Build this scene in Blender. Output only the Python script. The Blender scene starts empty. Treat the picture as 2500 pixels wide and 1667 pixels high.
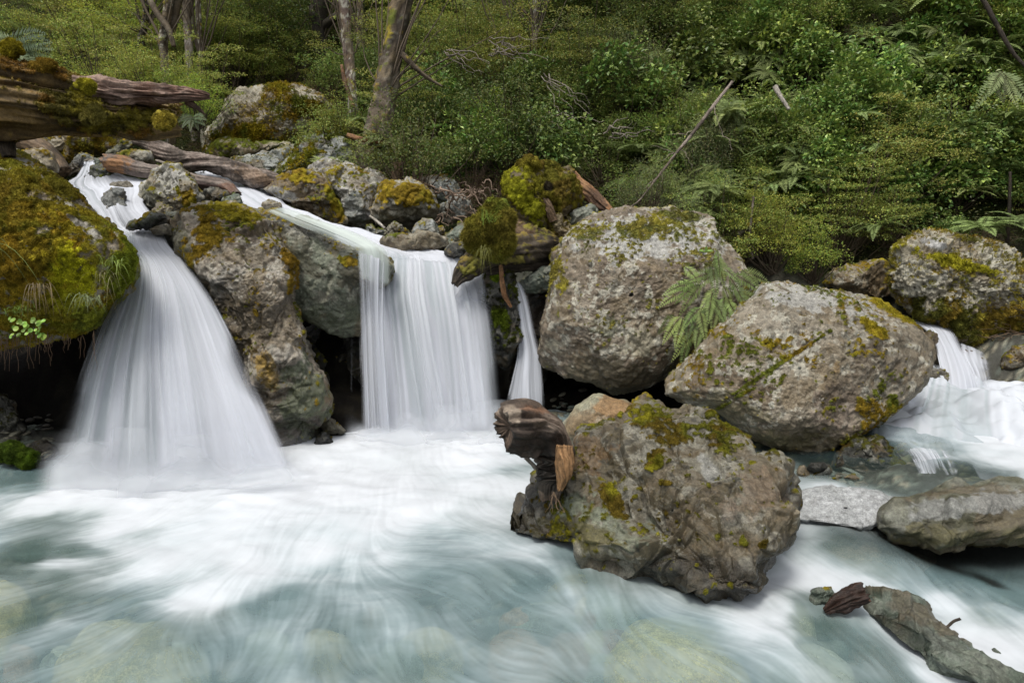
import bpy, math, random
import numpy as np
from mathutils import Vector
# ---------------------------------------------------------------- camera, sky, sun, exposure
S = bpy.context.scene
COL = S.collection
CAMZ = 2.4
PITCH = math.radians(10.0)
FPX = 2500 * 24 / 36.0
cam_d = bpy.data.cameras.new("camera"); cam_d.lens = 24; cam_d.sensor_width = 36
cam_d.clip_start = 0.05; cam_d.clip_end = 500
cam = bpy.data.objects.new("camera", cam_d); COL.objects.link(cam)
cam.location = (0, 0, CAMZ); cam.rotation_euler = (math.radians(90) - PITCH, 0, 0)
S.camera = cam
SUN_EL = math.radians(67); SUN_AZ = math.radians(-148)   # azimuth from +Y towards +X ; light comes from here
w = bpy.data.worlds.new("World"); S.world = w; w.use_nodes = True
nt = w.node_tree; bg = nt.nodes['Background']
sky = nt.nodes.new('ShaderNodeTexSky'); sky.sky_type = 'NISHITA'; sky.sun_disc = False
sky.sun_elevation = SUN_EL; sky.sun_rotation = SUN_AZ; sky.air_density = 1.0; sky.dust_density = 4.0; sky.ozone_density = 1.0
hs = nt.nodes.new('ShaderNodeHueSaturation'); hs.inputs['Saturation'].default_value = 0.12
nt.links.new(sky.outputs[0], hs.inputs['Color']); nt.links.new(hs.outputs[0], bg.inputs[0]); bg.inputs[1].default_value = 0.13
sd = bpy.data.lights.new("sun", 'SUN'); sd.energy = 1.7; sd.angle = math.radians(18); sd.color = (1.0, 0.935, 0.81)
sun = bpy.data.objects.new("sun", sd); COL.objects.link(sun)
sdir = Vector((math.sin(SUN_AZ) * math.cos(SUN_EL), math.cos(SUN_AZ) * math.cos(SUN_EL), math.sin(SUN_EL)))
sun.rotation_euler = sdir.to_track_quat('Z', 'Y').to_euler(); sun.location = sdir * 40
S.view_settings.view_transform = 'Standard'; S.view_settings.look = 'None'; S.view_settings.gamma = 1
S.view_settings.exposure = 0.36
S.cycles.max_bounces = 8; S.cycles.transparent_max_bounces = 24
S.cycles.diffuse_bounces = 3; S.cycles.glossy_bounces = 3

# ---------------------------------------------------------------- geometry helpers
CP, SP = math.cos(PITCH), math.sin(PITCH)
def P(px, py, Y):
    """point seen along photo direction (px,py) at forward distance Y (numpy friendly)"""
    u = (np.asarray(px, float) - 1250) / FPX; v = (833.5 - np.asarray(py, float)) / FPX
    dy = CP + v * SP; dz = -SP + v * CP
    t = Y / dy
    return np.stack([u * t, dy * t, CAMZ + dz * t], -1)
def W(px, py, z):
    u = (px - 1250) / FPX; v = (833.5 - py) / FPX
    dy = CP + v * SP; dz = -SP + v * CP
    t = (z - CAMZ) / dz
    return np.array([u * t, dy * t, z])
def proj(p):
    x, y, z = p[..., 0], p[..., 1], p[..., 2] - CAMZ
    d = y * CP - z * SP; up = y * SP + z * CP
    d = np.maximum(d, 1e-3)
    return 1250 + FPX * x / d, 833.5 - FPX * up / d

def _h(ix, iy, iz, seed):
    n = (ix * 374761393 + iy * 668265263 + iz * 2147483647 + seed * 144665) & 0xffffffff
    n = ((n ^ (n >> 13)) * 1274126177) & 0xffffffff
    n = (n ^ (n >> 16))
    n = (n * 2246822519) & 0xffffffff
    n = n ^ (n >> 15)
    return (n & 0xffff) / 32767.5 - 1.0
def vn(p, seed=0):
    """value noise, p (...,3) -> -1..1"""
    f = np.floor(p); i = f.astype(np.int64); t = p - f; t = t * t * t * (t * (t * 6 - 15) + 10)
    x, y, z = i[..., 0], i[..., 1], i[..., 2]; tx, ty, tz = t[..., 0], t[..., 1], t[..., 2]
    r = 0
    for dx in (0, 1):
        wx = tx if dx else 1 - tx
        for dy in (0, 1):
            wy = ty if dy else 1 - ty
            for dz in (0, 1):
                wz = tz if dz else 1 - tz
                r = r + _h(x + dx, y + dy, z + dz, seed) * (wx * wy * wz)
    return r
ROT = np.array([[0.36, 0.48, -0.8], [-0.8, 0.6, 0.0], [0.48, 0.64, 0.6]])
def fbm(p, octv=4, seed=0, gain=0.5, lac=2.03, ridge=False):
    r = 0; a = 1.0; tot = 0
    q = p
    for o in range(octv):
        n = vn(q, seed + o * 17)
        if ridge: n = 1 - 2 * np.abs(n)
        r = r + a * n; tot += a; a *= gain
        q = (q @ ROT.T) * lac + 3.1
    return r / tot * (1.0 if ridge else 1.6)
def worley(p, seed=0):
    f = np.floor(p).astype(np.int64); best = np.full(p.shape[:-1], 9.0); sec = best.copy(); cid = np.zeros(p.shape[:-1])
    for dx in (-1, 0, 1):
        for dy in (-1, 0, 1):
            for dz in (-1, 0, 1):
                c = f + np.array([dx, dy, dz])
                ox = _h(c[..., 0], c[..., 1], c[..., 2], seed); oy = _h(c[..., 0], c[..., 1], c[..., 2], seed + 7); oz = _h(c[..., 0], c[..., 1], c[..., 2], seed + 13)
                q = c + 0.5 + 0.45 * np.stack([ox, oy, oz], -1)
                d = np.linalg.norm(q - p, axis=-1)
                m = d < best
                sec = np.where(m, best, np.minimum(sec, d)); cid = np.where(m, _h(c[..., 0], c[..., 1], c[..., 2], seed + 29), cid); best = np.where(m, d, best)
    return best, sec, cid
def chisel(p, seed=0):
    """blocky fracture: every worley cell tilts its own way; returns offset and edge distance"""
    f = np.floor(p).astype(np.int64); best = np.full(p.shape[:-1], 9.0); sec = best.copy(); val = np.zeros(p.shape[:-1])
    for dx in (-1, 0, 1):
        for dy in (-1, 0, 1):
            for dz in (-1, 0, 1):
                c = f + np.array([dx, dy, dz]); h = [_h(c[..., 0], c[..., 1], c[..., 2], seed + 7 * k) for k in range(6)]
                o = c + 0.5 + 0.45 * np.stack(h[:3], -1) - p; d = np.linalg.norm(o, axis=-1); m = d < best
                v = o[..., 0] * h[3] + o[..., 1] * h[4] + o[..., 2] * h[5] + 0.35 * h[4]
                sec = np.where(m, best, np.minimum(sec, d)); val = np.where(m, v, val); best = np.where(m, d, best)
    e = sec - best; return val * ss(0, .22, e), e
def ss(a, b, x):
    t = np.clip((x - a) / (b - a), 0, 1); return t * t * (3 - 2 * t)
def lerp(a, b, t): return a + (b - a) * t
def mixc(c, d, t): return c + (np.asarray(d, float) - c) * t[..., None]

def mesh_np(name, V, quads=None, tris=None, attrs=None, smooth=True):
    me = bpy.data.meshes.new(name)
    V = np.ascontiguousarray(V, dtype=np.float32).reshape(-1, 3)
    me.vertices.add(len(V)); me.vertices.foreach_set('co', V.ravel())
    li = []; tot = []
    if quads is not None and len(quads): q = np.asarray(quads, dtype=np.int32).reshape(-1, 4); li.append(q.ravel()); tot.append(np.full(len(q), 4, np.int32))
    if tris is not None and len(tris): q = np.asarray(tris, dtype=np.int32).reshape(-1, 3); li.append(q.ravel()); tot.append(np.full(len(q), 3, np.int32))
    li = np.concatenate(li); tot = np.concatenate(tot)
    st = np.concatenate([[0], np.cumsum(tot)[:-1]]).astype(np.int32)
    me.loops.add(len(li)); me.loops.foreach_set('vertex_index', li)
    me.polygons.add(len(tot)); me.polygons.foreach_set('loop_start', st); me.polygons.foreach_set('loop_total', tot)
    me.polygons.foreach_set('use_smooth', np.full(len(tot), smooth, dtype=bool))
    for k, a in (attrs or {}).items():
        a = np.asarray(a, dtype=np.float32)
        if a.ndim == 2:
            at = me.attributes.new(k, 'FLOAT_COLOR', 'POINT')
            if a.shape[1] == 3: a = np.concatenate([a, np.ones((len(a), 1), np.float32)], 1)
            at.data.foreach_set('color', np.ascontiguousarray(a).ravel())
        else:
            at = me.attributes.new(k, 'FLOAT', 'POINT'); at.data.foreach_set('value', np.ascontiguousarray(a))
    me.update(calc_edges=True)
    return me
def tag(o, label=None, cat=None, group=None, kind=None):
    if label: o['label'] = label
    if cat: o['category'] = cat
    if group: o['group'] = group
    if kind: o['kind'] = kind
    return o
def mobj(name, me, mat, parent=None, origin=None):
    """link a mesh; origin moves the object's base there without moving the geometry"""
    o = bpy.data.objects.new(name, me)
    if mat is not None and not me.materials: me.materials.append(mat)
    COL.objects.link(o)
    if origin is not None:
        n = len(me.vertices); c = np.empty(n * 3, np.float32); me.vertices.foreach_get('co', c)
        c = c.reshape(-1, 3) - np.asarray(origin, np.float32); me.vertices.foreach_set('co', c.ravel()); o.location = Vector([float(a) for a in origin])
    if parent is not None:
        o.parent = parent
        o.matrix_parent_inverse = parent.matrix_basis.inverted()
    return o
def root_empty(name, loc):
    o = bpy.data.objects.new(name, None); o.empty_display_size = 0.1; COL.objects.link(o)
    o.location = Vector([float(a) for a in loc]); return o
def grid_quads(nu, nv, wrap_u=False, base=0):
    """verts index = iv*nu+iu"""
    iu = np.arange(nu if wrap_u else nu - 1); iv = np.arange(nv - 1)
    a, b = np.meshgrid(iu, iv); a = a.ravel(); b = b.ravel(); c = (a + 1) % nu
    return np.stack([b * nu + a, b * nu + c, (b + 1) * nu + c, (b + 1) * nu + a], -1) + base
def spline(pts, n):
    """Catmull-Rom through rows of pts, n samples (uniform in chord)"""
    p = np.asarray(pts, float); m = len(p)
    if m == 2: t = np.linspace(0, 1, n)[:, None]; return p[0] * (1 - t) + p[1] * t
    q = np.vstack([2 * p[0] - p[1], p, 2 * p[-1] - p[-2]])
    t = np.linspace(0, m - 1 - 1e-9, n); i = t.astype(int); f = (t - i)[:, None]
    a, b, c, d = q[i], q[i + 1], q[i + 2], q[i + 3]
    return 0.5 * (2 * b + (c - a) * f + (2 * a - 5 * b + 4 * c - d) * f ** 2 + (-a + 3 * b - 3 * c + d) * f ** 3)

# ---------------------------------------------------------------- materials
def nodes(mat):
    mat.use_nodes = True; nt = mat.node_tree; return nt, nt.nodes['Principled BSDF']
def attr(nt, name):
    n = nt.nodes.new('ShaderNodeAttribute'); n.attribute_name = name; return n
def noise(nt, scale, detail=4, rough=0.6, vec=None):
    n = nt.nodes.new('ShaderNodeTexNoise'); n.inputs['Scale'].default_value = scale; n.inputs['Detail'].default_value = detail
    n.inputs['Roughness'].default_value = rough
    if vec is not None: nt.links.new(vec, n.inputs['Vector'])
    return n
def ramp(nt, src, a, b, ca=0.0, cb=1.0):
    n = nt.nodes.new('ShaderNodeMapRange'); n.inputs['From Min'].default_value = a; n.inputs['From Max'].default_value = b
    n.inputs['To Min'].default_value = ca; n.inputs['To Max'].default_value = cb; nt.links.new(src, n.inputs['Value']); return n.outputs[0]
def mixrgb(nt, mode, fac, a, b):
    n = nt.nodes.new('ShaderNodeMix'); n.data_type = 'RGBA'; n.blend_type = mode
    for s, v in ((0, fac), (6, a), (7, b)):
        if hasattr(v, 'is_linked') or hasattr(v, 'links'): nt.links.new(v, n.inputs[s])
        else: n.inputs[s].default_value = v if s == 0 else (*v, 1)
    return n.outputs[2]
def bump(nt, h, dist, strength=1.0, prev=None):
    b = nt.nodes.new('ShaderNodeBump'); b.inputs['Distance'].default_value = dist; b.inputs['Strength'].default_value = strength
    nt.links.new(h, b.inputs['Height'])
    if prev is not None: nt.links.new(prev, b.inputs['Normal'])
    return b.outputs[0]
def rock_material():
    m = bpy.data.materials.new('weathered_rock'); nt, bs = nodes(m)
    geo = nt.nodes.new('ShaderNodeNewGeometry'); pos = geo.outputs['Position']
    c = attr(nt, 'col').outputs['Color']; wet = attr(nt, 'wet').outputs['Fac']; moss = attr(nt, 'moss').outputs['Fac']
    n1 = noise(nt, 22, 6, 0.7, pos); n2 = noise(nt, 90, 3, 0.6, pos)
    f1 = ramp(nt, n1.outputs['Fac'], 0.3, 0.7, 0.50, 1.08); f2 = ramp(nt, n2.outputs['Fac'], 0.35, 0.65, 0.72, 1.28)
    mul = nt.nodes.new('ShaderNodeMath'); mul.operation = 'MULTIPLY'; nt.links.new(f1, mul.inputs[0]); nt.links.new(f2, mul.inputs[1])
    cc = nt.nodes.new('ShaderNodeVectorMath'); cc.operation = 'SCALE'; nt.links.new(c, cc.inputs[0]); nt.links.new(mul.outputs[0], cc.inputs['Scale'])
    nt.links.new(cc.outputs[0], bs.inputs['Base Color'])
    # roughness: dry 0.75, wet 0.2, moss 0.95
    r = ramp(nt, wet, 0, 1, 0.62, 0.24)
    r2 = nt.nodes.new('ShaderNodeMix'); nt.links.new(moss, r2.inputs[0]); nt.links.new(r, r2.inputs[2]); r2.inputs[3].default_value = 0.95
    nt.links.new(r2.outputs[0], bs.inputs['Roughness'])
    sp = ramp(nt, moss, 0, 1, 0.5, 0.1); nt.links.new(sp, bs.inputs['Specular IOR Level'])
    n3 = noise(nt, 14, 8, 0.65, pos); n4 = noise(nt, 120, 3, 0.7, pos)
    b1 = bump(nt, n3.outputs['Fac'], 0.018, 0.7); b2 = bump(nt, n4.outputs['Fac'], 0.008, 0.9, b1)
    nt.links.new(b2, bs.inputs['Normal'])
    return m
def leafy_material(name, hue_var=0.03, val_var=0.35, rough=0.45, spec=0.5, transl=0.25):
    m = bpy.data.materials.new(name); nt, bs = nodes(m)
    c = attr(nt, 'col').outputs['Color']; oi = nt.nodes.new('ShaderNodeObjectInfo')
    h = nt.nodes.new('ShaderNodeHueSaturation'); nt.links.new(c, h.inputs['Color'])
    nt.links.new(ramp(nt, oi.outputs['Random'], 0, 1, 0.5 - hue_var, 0.5 + hue_var), h.inputs['Hue'])
    fr = nt.nodes.new('ShaderNodeMath'); fr.operation = 'FRACT'; mu = nt.nodes.new('ShaderNodeMath'); mu.operation = 'MULTIPLY'; mu.inputs[1].default_value = 17.31
    nt.links.new(oi.outputs['Random'], mu.inputs[0]); nt.links.new(mu.outputs[0], fr.inputs[0])
    nt.links.new(ramp(nt, fr.outputs[0], 0, 1, 1 - val_var, 1 + val_var), h.inputs['Value'])
    nt.links.new(h.outputs[0], bs.inputs['Base Color']); bs.inputs['Roughness'].default_value = rough; bs.inputs['Specular IOR Level'].default_value = spec
    if transl > 0:
        tr = nt.nodes.new('ShaderNodeBsdfTranslucent'); nt.links.new(h.outputs[0], tr.inputs['Color'])
        mx = nt.nodes.new('ShaderNodeMixShader'); mx.inputs[0].default_value = transl
        nt.links.new(bs.outputs[0], mx.inputs[1]); nt.links.new(tr.outputs[0], mx.inputs[2])
        nt.links.new(mx.outputs[0], nt.nodes['Material Output'].inputs['Surface'])
    return m
def wood_material():
    m = bpy.data.materials.new('weathered_wood'); nt, bs = nodes(m)
    geo = nt.nodes.new('ShaderNodeNewGeometry'); pos = geo.outputs['Position']
    c = attr(nt, 'col').outputs['Color']; wet = attr(nt, 'wet').outputs['Fac']
    n1 = noise(nt, 40, 5, 0.7, pos)
    cc = nt.nodes.new('ShaderNodeVectorMath'); cc.operation = 'SCALE'; nt.links.new(c, cc.inputs[0]); nt.links.new(ramp(nt, n1.outputs['Fac'], 0.3, 0.7, 0.6, 1.4), cc.inputs['Scale'])
    nt.links.new(cc.outputs[0], bs.inputs['Base Color']); nt.links.new(ramp(nt, wet, 0, 1, 0.8, 0.25), bs.inputs['Roughness'])
    bs.inputs['Specular IOR Level'].default_value = 0.35
    nt.links.new(bump(nt, n1.outputs['Fac'], 0.015, 0.8), bs.inputs['Normal'])
    return m
def water_material(name='water', bumpd=0.006):
    m = bpy.data.materials.new(name); nt, bs = nodes(m)
    c = attr(nt, 'col').outputs['Color']; a = attr(nt, 'alpha').outputs['Fac']; r = attr(nt, 'rough').outputs['Fac']
    nt.links.new(c, bs.inputs['Base Color']); nt.links.new(a, bs.inputs['Alpha']); nt.links.new(r, bs.inputs['Roughness'])
    bs.inputs['IOR'].default_value = 1.33; bs.inputs['Specular IOR Level'].default_value = 0.35
    return m
M_ROCK = rock_material(); M_WOOD = wood_material(); M_WATER = water_material()
M_MOSS = leafy_material('moss', 0.0, 0.0, 0.9, 0.1, 0.2)
# ---------------------------------------------------------------- boulders
MOSS_Y = (0.34, 0.27, 0.022); MOSS_G = (0.13, 0.15, 0.02); MOSS_O = (0.24, 0.165, 0.02); MOSS_D = (0.05, 0.055, 0.012)
PAL = {
 'grey':  ((0.25, 0.225, 0.165), (0.40, 0.385, 0.33), (0.12, 0.09, 0.05)),
 'tan':   ((0.25, 0.21, 0.14), (0.36, 0.325, 0.25), (0.14, 0.095, 0.05)),
 'brown': ((0.17, 0.12, 0.065), (0.27, 0.22, 0.15), (0.07, 0.048, 0.025)),
 'green': ((0.16, 0.20, 0.155), (0.26, 0.29, 0.24), (0.09, 0.11, 0.075)),
 'slate': ((0.26, 0.28, 0.27), (0.40, 0.42, 0.41), (0.16, 0.17, 0.15)),
 'dark':  ((0.035, 0.035, 0.028), (0.06, 0.06, 0.05), (0.02, 0.018, 0.013)),
 'yellow':((0.32, 0.31, 0.14), (0.42, 0.40, 0.22), (0.24, 0.19, 0.08)),
}
ROCKS = {}
def smoothmax(a, b, k):
    h = np.clip(0.5 + 0.5 * (a - b) / k, 0, 1)
    return b + (a - b) * h + k * h * (1 - h)
def color_surface(p, nrm, pal, seed, moss=0.0, mossw=0.6, mosscol=None, lichen=0.3, speck=0.3, patches=(), wetz=None, wetall=0.0, sc=1.0, green=0.0, minmoss=0.0):
    px, py = proj(p)
    n1 = fbm(p * 1.6 * sc, 4, seed); n2 = fbm(p * 6 * sc, 4, seed + 3); n3 = fbm(p * 24, 3, seed + 5); n4 = fbm(p * 2.6 * sc + 9, 5, seed + 8)
    c0, c1, c2 = [np.array(c) for c in (PAL[pal] if isinstance(pal, str) else pal)]
    up = nrm[:, 2]
    c = np.tile(c0, (len(p), 1))
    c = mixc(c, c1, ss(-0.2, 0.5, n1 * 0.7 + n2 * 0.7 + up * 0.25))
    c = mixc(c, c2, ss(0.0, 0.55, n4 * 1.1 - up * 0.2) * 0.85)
    if green: c = mixc(c, np.array(PAL['green'][0]), ss(-0.2, 0.4, fbm(p * 1.1, 3, seed + 40) - up * 0.3) * green)
    # pale lichen mottling + round spots
    if lichen:
        c = mixc(c, (0.48, 0.465, 0.39), ss(0.20, 0.28, fbm(p * 10, 5, seed + 11, gain=.65) + 0.16 * up + 0.25 * n1) * lichen)
        d, s2, cid = worley(p * 9 + 0.25 * n2[:, None], seed + 21)
        c = mixc(c, (0.52, 0.52, 0.45), (1 - ss(0.16, 0.22, d - 0.13 * cid + 0.1 * n3)) * ss(-0.1, 0.3, n4) * min(1, lichen * 1.1))
    if speck:
        c = mixc(c, (0.05, 0.045, 0.03), ss(0.36, 0.5, fbm(p * 17, 3, seed + 31) + 0.25 * n2) * speck)
    if lichen: c = mixc(c, (0.20, 0.15, 0.085), ss(.12, .32, fbm(p * 3.4 * sc + 31, 5, seed + 71)) * .6)
    m = np.full(len(p), moss - 1.0) + mossw * (up - 0.3)
    wetp = np.zeros(len(p)); mosst = []
    for pt in patches:
        k, x, y, rx, ry = pt[:5]; rot = math.radians(pt[5]) if len(pt) > 5 else 0; st = pt[6] if len(pt) > 6 else 1.0
        dx = px - x; dy = py - y
        a = (dx * math.cos(rot) + dy * math.sin(rot)) / rx; b = (-dx * math.sin(rot) + dy * math.cos(rot)) / ry
        g = 1 - np.sqrt(a * a + b * b) + (0.6 * n2 + 0.35 * n3 + 0.3 * n4) * min(1.0, .25 + min(rx, ry) / 40)
        f = ss(-0.05, 0.3, g) * st
        if k == 'moss': m = m + f * 1.6
        elif k == 'bare': m = m - f * 2.0
        elif k == 'wet': wetp = np.maximum(wetp, f)
        elif isinstance(k, tuple) and k[0] == 'm': m = m + f * 1.6; mosst.append((k[1:], f))
        else: c = mixc(c, k, f * ss(-0.7, 0.1, n2 + 0.5))
    m = m + 0.55 * n4 + 0.5 * n2 + 0.35 * n3
    dt, _s, dc = worley(p * 16 + 0.3 * n3[:, None], seed + 91)
    if mossw > 0 and moss > -.4: m = np.maximum(m, (0.42 - dt) * 1.6 + 0.55 * (n4 + .5 * n1) + 0.5 * (up - .5) - .35 * (dc > .1) + min(0, moss - .2) - 0.16)
    moss_m = ss(-0.10, 0.10, m)
    mc = mosscol or (MOSS_Y, MOSS_G, MOSS_O)
    mcol = np.tile(np.array(mc[0]), (len(p), 1)); k1 = fbm(p * 2.3 + 5, 3, seed + 51); k2 = fbm(p * 5 + 2, 3, seed + 61)
    mcol = mixc(mcol, mc[1], ss(-0.35, 0.4, k1 + 0.35 * n3)); mcol = mixc(mcol, mc[2], ss(0.0, 0.5, k2 + 0.3 * n3))
    for t, f in mosst: mcol = mixc(mcol, t, f)
    mcol = mcol * (0.8 + 0.5 * n3[:, None])
    c = c * (1 + 0.14 * n3[:, None])
    wet = np.full(len(p), wetall)
    if wetz is not None: wet = np.maximum(wet, 1 - ss(wetz, wetz + 0.16, p[:, 2] + 0.12 * n1))
    wet = np.maximum(wet, wetp)
    c = c * (1 - 0.64 * wet[:, None])
    c = c * (1 - moss_m[:, None]) + mcol * moss_m[:, None]
    return np.clip(c, 0.004, 0.9), moss_m, wet * (1 - moss_m)
def grid_normals(G, wrap=True):
    du = (np.roll(G, -1, 1) - np.roll(G, 1, 1)) if wrap else np.gradient(G, axis=1)
    dv = np.gradient(G, axis=0)
    n = np.cross(du, dv); l = np.linalg.norm(n, axis=-1, keepdims=True); return n / np.maximum(l, 1e-12)
def rock(name, label, cat, outline, Y, gx=0.0, gy=0.0, front=0.5, back=0.5, p=2.5, centre=None, res=None, pal='grey', seed=1,
         amp=0.05, fine=0.012, crack=0.02, strata=None, facets=(), nfac=5, chis=1.0, cf=1.0, group=None, parent=None, mat=None, smooth_outline=True, kfac=0.05, jag=0.0, **cs):
    o = np.asarray(outline, float)
    c = np.array(centre if centre is not None else [(o[:, 0].max() + o[:, 0].min()) / 2, (o[:, 1].max() + o[:, 1].min()) / 2], float)
    q = spline(np.vstack([o, o[:1]]), len(o) * 14) if smooth_outline else np.vstack([o, o[:1]])
    if not smooth_outline:
        tt = np.linspace(0, len(o), len(o) * 16, endpoint=False); i = tt.astype(int); f = (tt - i)[:, None]; q = q[i] * (1 - f) + q[i + 1] * f
    d = q - c; th = np.arctan2(d[:, 1], d[:, 0]); r = np.hypot(d[:, 0], d[:, 1])
    s = np.argsort(th); th = th[s]; r = r[s]
    size = max(np.ptp(o[:, 0]), np.ptp(o[:, 1]))
    if res is None: res = int(np.clip(size * 1.0, 70, 560))
    nu = res; nf = max(18, int(res * 0.46)); nb = max(8, int(res * 0.10))
    T = np.linspace(-np.pi, np.pi, nu, endpoint=False)
    R = np.interp(T, np.concatenate([th - 2 * np.pi, th, th + 2 * np.pi]), np.tile(r, 3))
    if jag:
        R = R * (1 + jag * vn(np.stack([np.cos(T) * 9, np.sin(T) * 9, T * 0 + seed], -1), seed))
    if not smooth_outline: 
        k = np.array([1, 2, 1]) / 4; R = np.convolve(np.concatenate([R[-2:], R, R[:2]]), k, 'same')[2:-2]
    al = np.linspace(0.004, np.pi / 2, nf); be = np.linspace(np.pi / 2, 0.02, nb + 1)[1:]
    sF = np.sin(al) ** (2 / p); dF = np.cos(al) ** (2 / p)
    sB = np.sin(be) ** (2 / 2.2); dB = np.cos(be) ** (2 / 2.2)
    sA = np.concatenate([sF, sB])[:, None]
    PX = c[0] + sA * R * np.cos(T); PY = c[1] + sA * R * np.sin(T)
    Y0 = Y + gx * (PX - c[0]) / 1000 + gy * (PY - c[1]) / 1000
    D = np.concatenate([-front * dF, back * dB])[:, None] * np.ones_like(PX)
    rng = np.random.RandomState(seed)
    size_m = size / FPX * Y
    for (fx, fy, off, ax, ay) in facets:
        pl = -off + ax * (PX - fx) / 1000 + ay * (PY - fy) / 1000
        D[:nf] = smoothmax(D[:nf], pl[:nf], kfac)
    for k in range(nfac):
        a = rng.uniform(0, 2 * np.pi); tilt = rng.uniform(0.5, 1.6) * front; rr = rng.uniform(0.15, 0.7)
        X1 = (PX - c[0]) / (size / 2); Y1 = (PY - c[1]) / (size / 2)
        t = X1 * math.cos(a) + Y1 * math.sin(a)
        surf = -front * (1 - rr ** p) ** (1 / p)
        pl = surf * 0.97 + tilt * (t - rr)
        D[:nf] = smoothmax(D[:nf], pl[:nf], kfac * 0.6)
    D[:nf] = -smoothmax(-D[:nf], 0 * D[:nf], 0.02 * size_m)
    G = P(PX, PY, Y0 + D)
    # even spacing along each rib, so that steep flanks get as many vertices as the face
    seg = np.linalg.norm(np.diff(G[:nf], axis=0), axis=-1); cum = np.concatenate([np.zeros((1, nu)), np.cumsum(seg, 0)]); H = G[:nf].copy()
    for j in range(nu):
        tq = np.linspace(0, 1, nf) ** .92 * cum[-1, j]
        for a_ in range(3): H[:, j, a_] = np.interp(tq, cum[:, j], G[:nf, j, a_])
    G[:nf] = H
    # the back half is a world-space cap, not a cone through the lens
    ctr = P(c[0], c[1], Y)
    Nn = grid_normals(G)
    if np.mean(np.sum(Nn * (G - ctr), -1)) < 0: Nn = -Nn; flip = True
    else: flip = False
    pp = G.reshape(-1, 3); nn = Nn.reshape(-1, 3)
    fade = np.ones(len(pp))
    disp = amp * fbm(pp * (1.6 / max(size_m, 0.3)) * 2.0, 4, seed + 100)
    disp = disp + crack * np.minimum(0, fbm(pp * 3.2 / max(0.5, min(size_m, 1.6)), 4, seed + 200, ridge=True) * -1 + 0.25) * -1 * -1
    disp = disp + fine * fbm(pp * 16, 3, seed + 300)
    if strata is not None:
        dv, fr, sa = strata; dv = np.array(dv, float); dv /= np.linalg.norm(dv)
        tt = pp @ dv * fr + 1.3 * fbm(pp * 1.3, 3, seed + 400)
        disp = disp + sa * (np.abs(vn(np.stack([tt, tt * 0 + 3.3, tt * 0], -1) + 0.35 * np.stack([pp[:, 0], pp[:, 1], pp[:, 2]], -1), seed + 5)) * 2 - 0.7)
    wp = pp + 0.12 * np.stack([vn(pp * 3, seed + 1), vn(pp * 3 + 9, seed + 2), vn(pp * 3 + 17, seed + 3)], -1)
    fr1 = 2.2 / max(min(size_m, 2.2), .3) * 1.5 * cf
    v1, e1 = chisel(wp * fr1, seed + 60); v2, e2 = chisel(wp * fr1 * 2.9 + 5, seed + 80)
    disp = disp + chis * (0.11 / fr1 * v1 * 2.0 + 0.035 / fr1 * v2 * 2.0) - chis * (0.016 / fr1) * (ss(.05, 0, e1) * ss(-.3, .3, vn(pp * 1.9, seed + 6)) + .3 * ss(.05, 0, e2))
    pp = pp + nn * disp[:, None]
    G = pp.reshape(G.shape); Nn = grid_normals(G); Nn = -Nn if flip else Nn; nn = Nn.reshape(-1, 3)
    col, mo, wet = color_surface(pp, nn, pal, seed, **cs)
    crk = (0.75 * ss(.045, .0, e1) * ss(-.1, .4, vn(pp * 2.3, seed + 6)) + 0.3 * ss(.05, .0, e2)) * min(1, chis) * (1 - mo)
    col = col * (1 - 0.75 * np.clip(crk, 0, 1)[:, None]); vt = vn(np.round(v1[:, None] * 40) * np.array([1.7, 3.1, 2.3]), seed) * 0
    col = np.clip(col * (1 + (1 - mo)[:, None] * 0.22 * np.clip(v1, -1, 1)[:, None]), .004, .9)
    # cracks and lower facets are coloured darker above; mossy parts swell outwards
    pp = pp + nn * (mo * (0.012 + 0.012 * fbm(pp * 22, 2, seed + 9)))[:, None]
    quads = grid_quads(nu, nf + nb, wrap_u=True)
    # caps
    if flip: quads = quads[:, ::-1]
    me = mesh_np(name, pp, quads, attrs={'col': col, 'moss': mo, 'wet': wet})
    base = [float(ctr[0]), float(ctr[1]), float(pp[:, 2].min())]
    ob = mobj(name, me, mat or M_ROCK, parent, origin=base if parent is None else None)
    if parent is None: tag(ob, label, cat, group)
    elif label: ob['label'] = label
    ob['tmp'] = 1
    del ob['tmp']
    ROCKS[label] = dict(p=pp, n=nn, moss=mo, col=col, ob=ob, grid=(nf + nb, nu), nf=nf)
    return ob
def scatter_pts(rk, n, seed, thresh=0.5, cond=None, prop='moss', front_only=True):
    """area-weighted points on a rock where the moss mask is high"""
    rng = np.random.RandomState(seed); nv, nu = rk['grid']; lim = rk['nf'] if front_only else nv
    G = rk['p'].reshape(nv, nu, 3)[:lim]; A = np.linalg.norm(np.cross(np.roll(G, -1, 1) - G, np.gradient(G, axis=0)), axis=-1).ravel()
    m = rk[prop][:lim * nu]; px, py = proj(G.reshape(-1, 3))
    wgt = A * (m > thresh) * ((px > -60) & (px < 2560) & (py > -60) & (py < 1720))
    if cond is not None: wgt = wgt * cond(px, py)
    if wgt.sum() <= 0: return np.zeros((0, 3)), np.zeros((0, 3)), np.zeros((0, 3))
    i = rng.choice(len(wgt), n, p=wgt / wgt.sum())
    j = np.minimum(i + nu, lim * nu - 1); k = np.where((i + 1) % nu == 0, i + 1 - nu, i + 1)
    a = rng.rand(n, 1); b = rng.rand(n, 1)
    p = rk['p'][i] + (rk['p'][j] - rk['p'][i]) * a + (rk['p'][k] - rk['p'][i]) * b
    return p, rk['n'][i], rk['col'][i]
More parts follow.
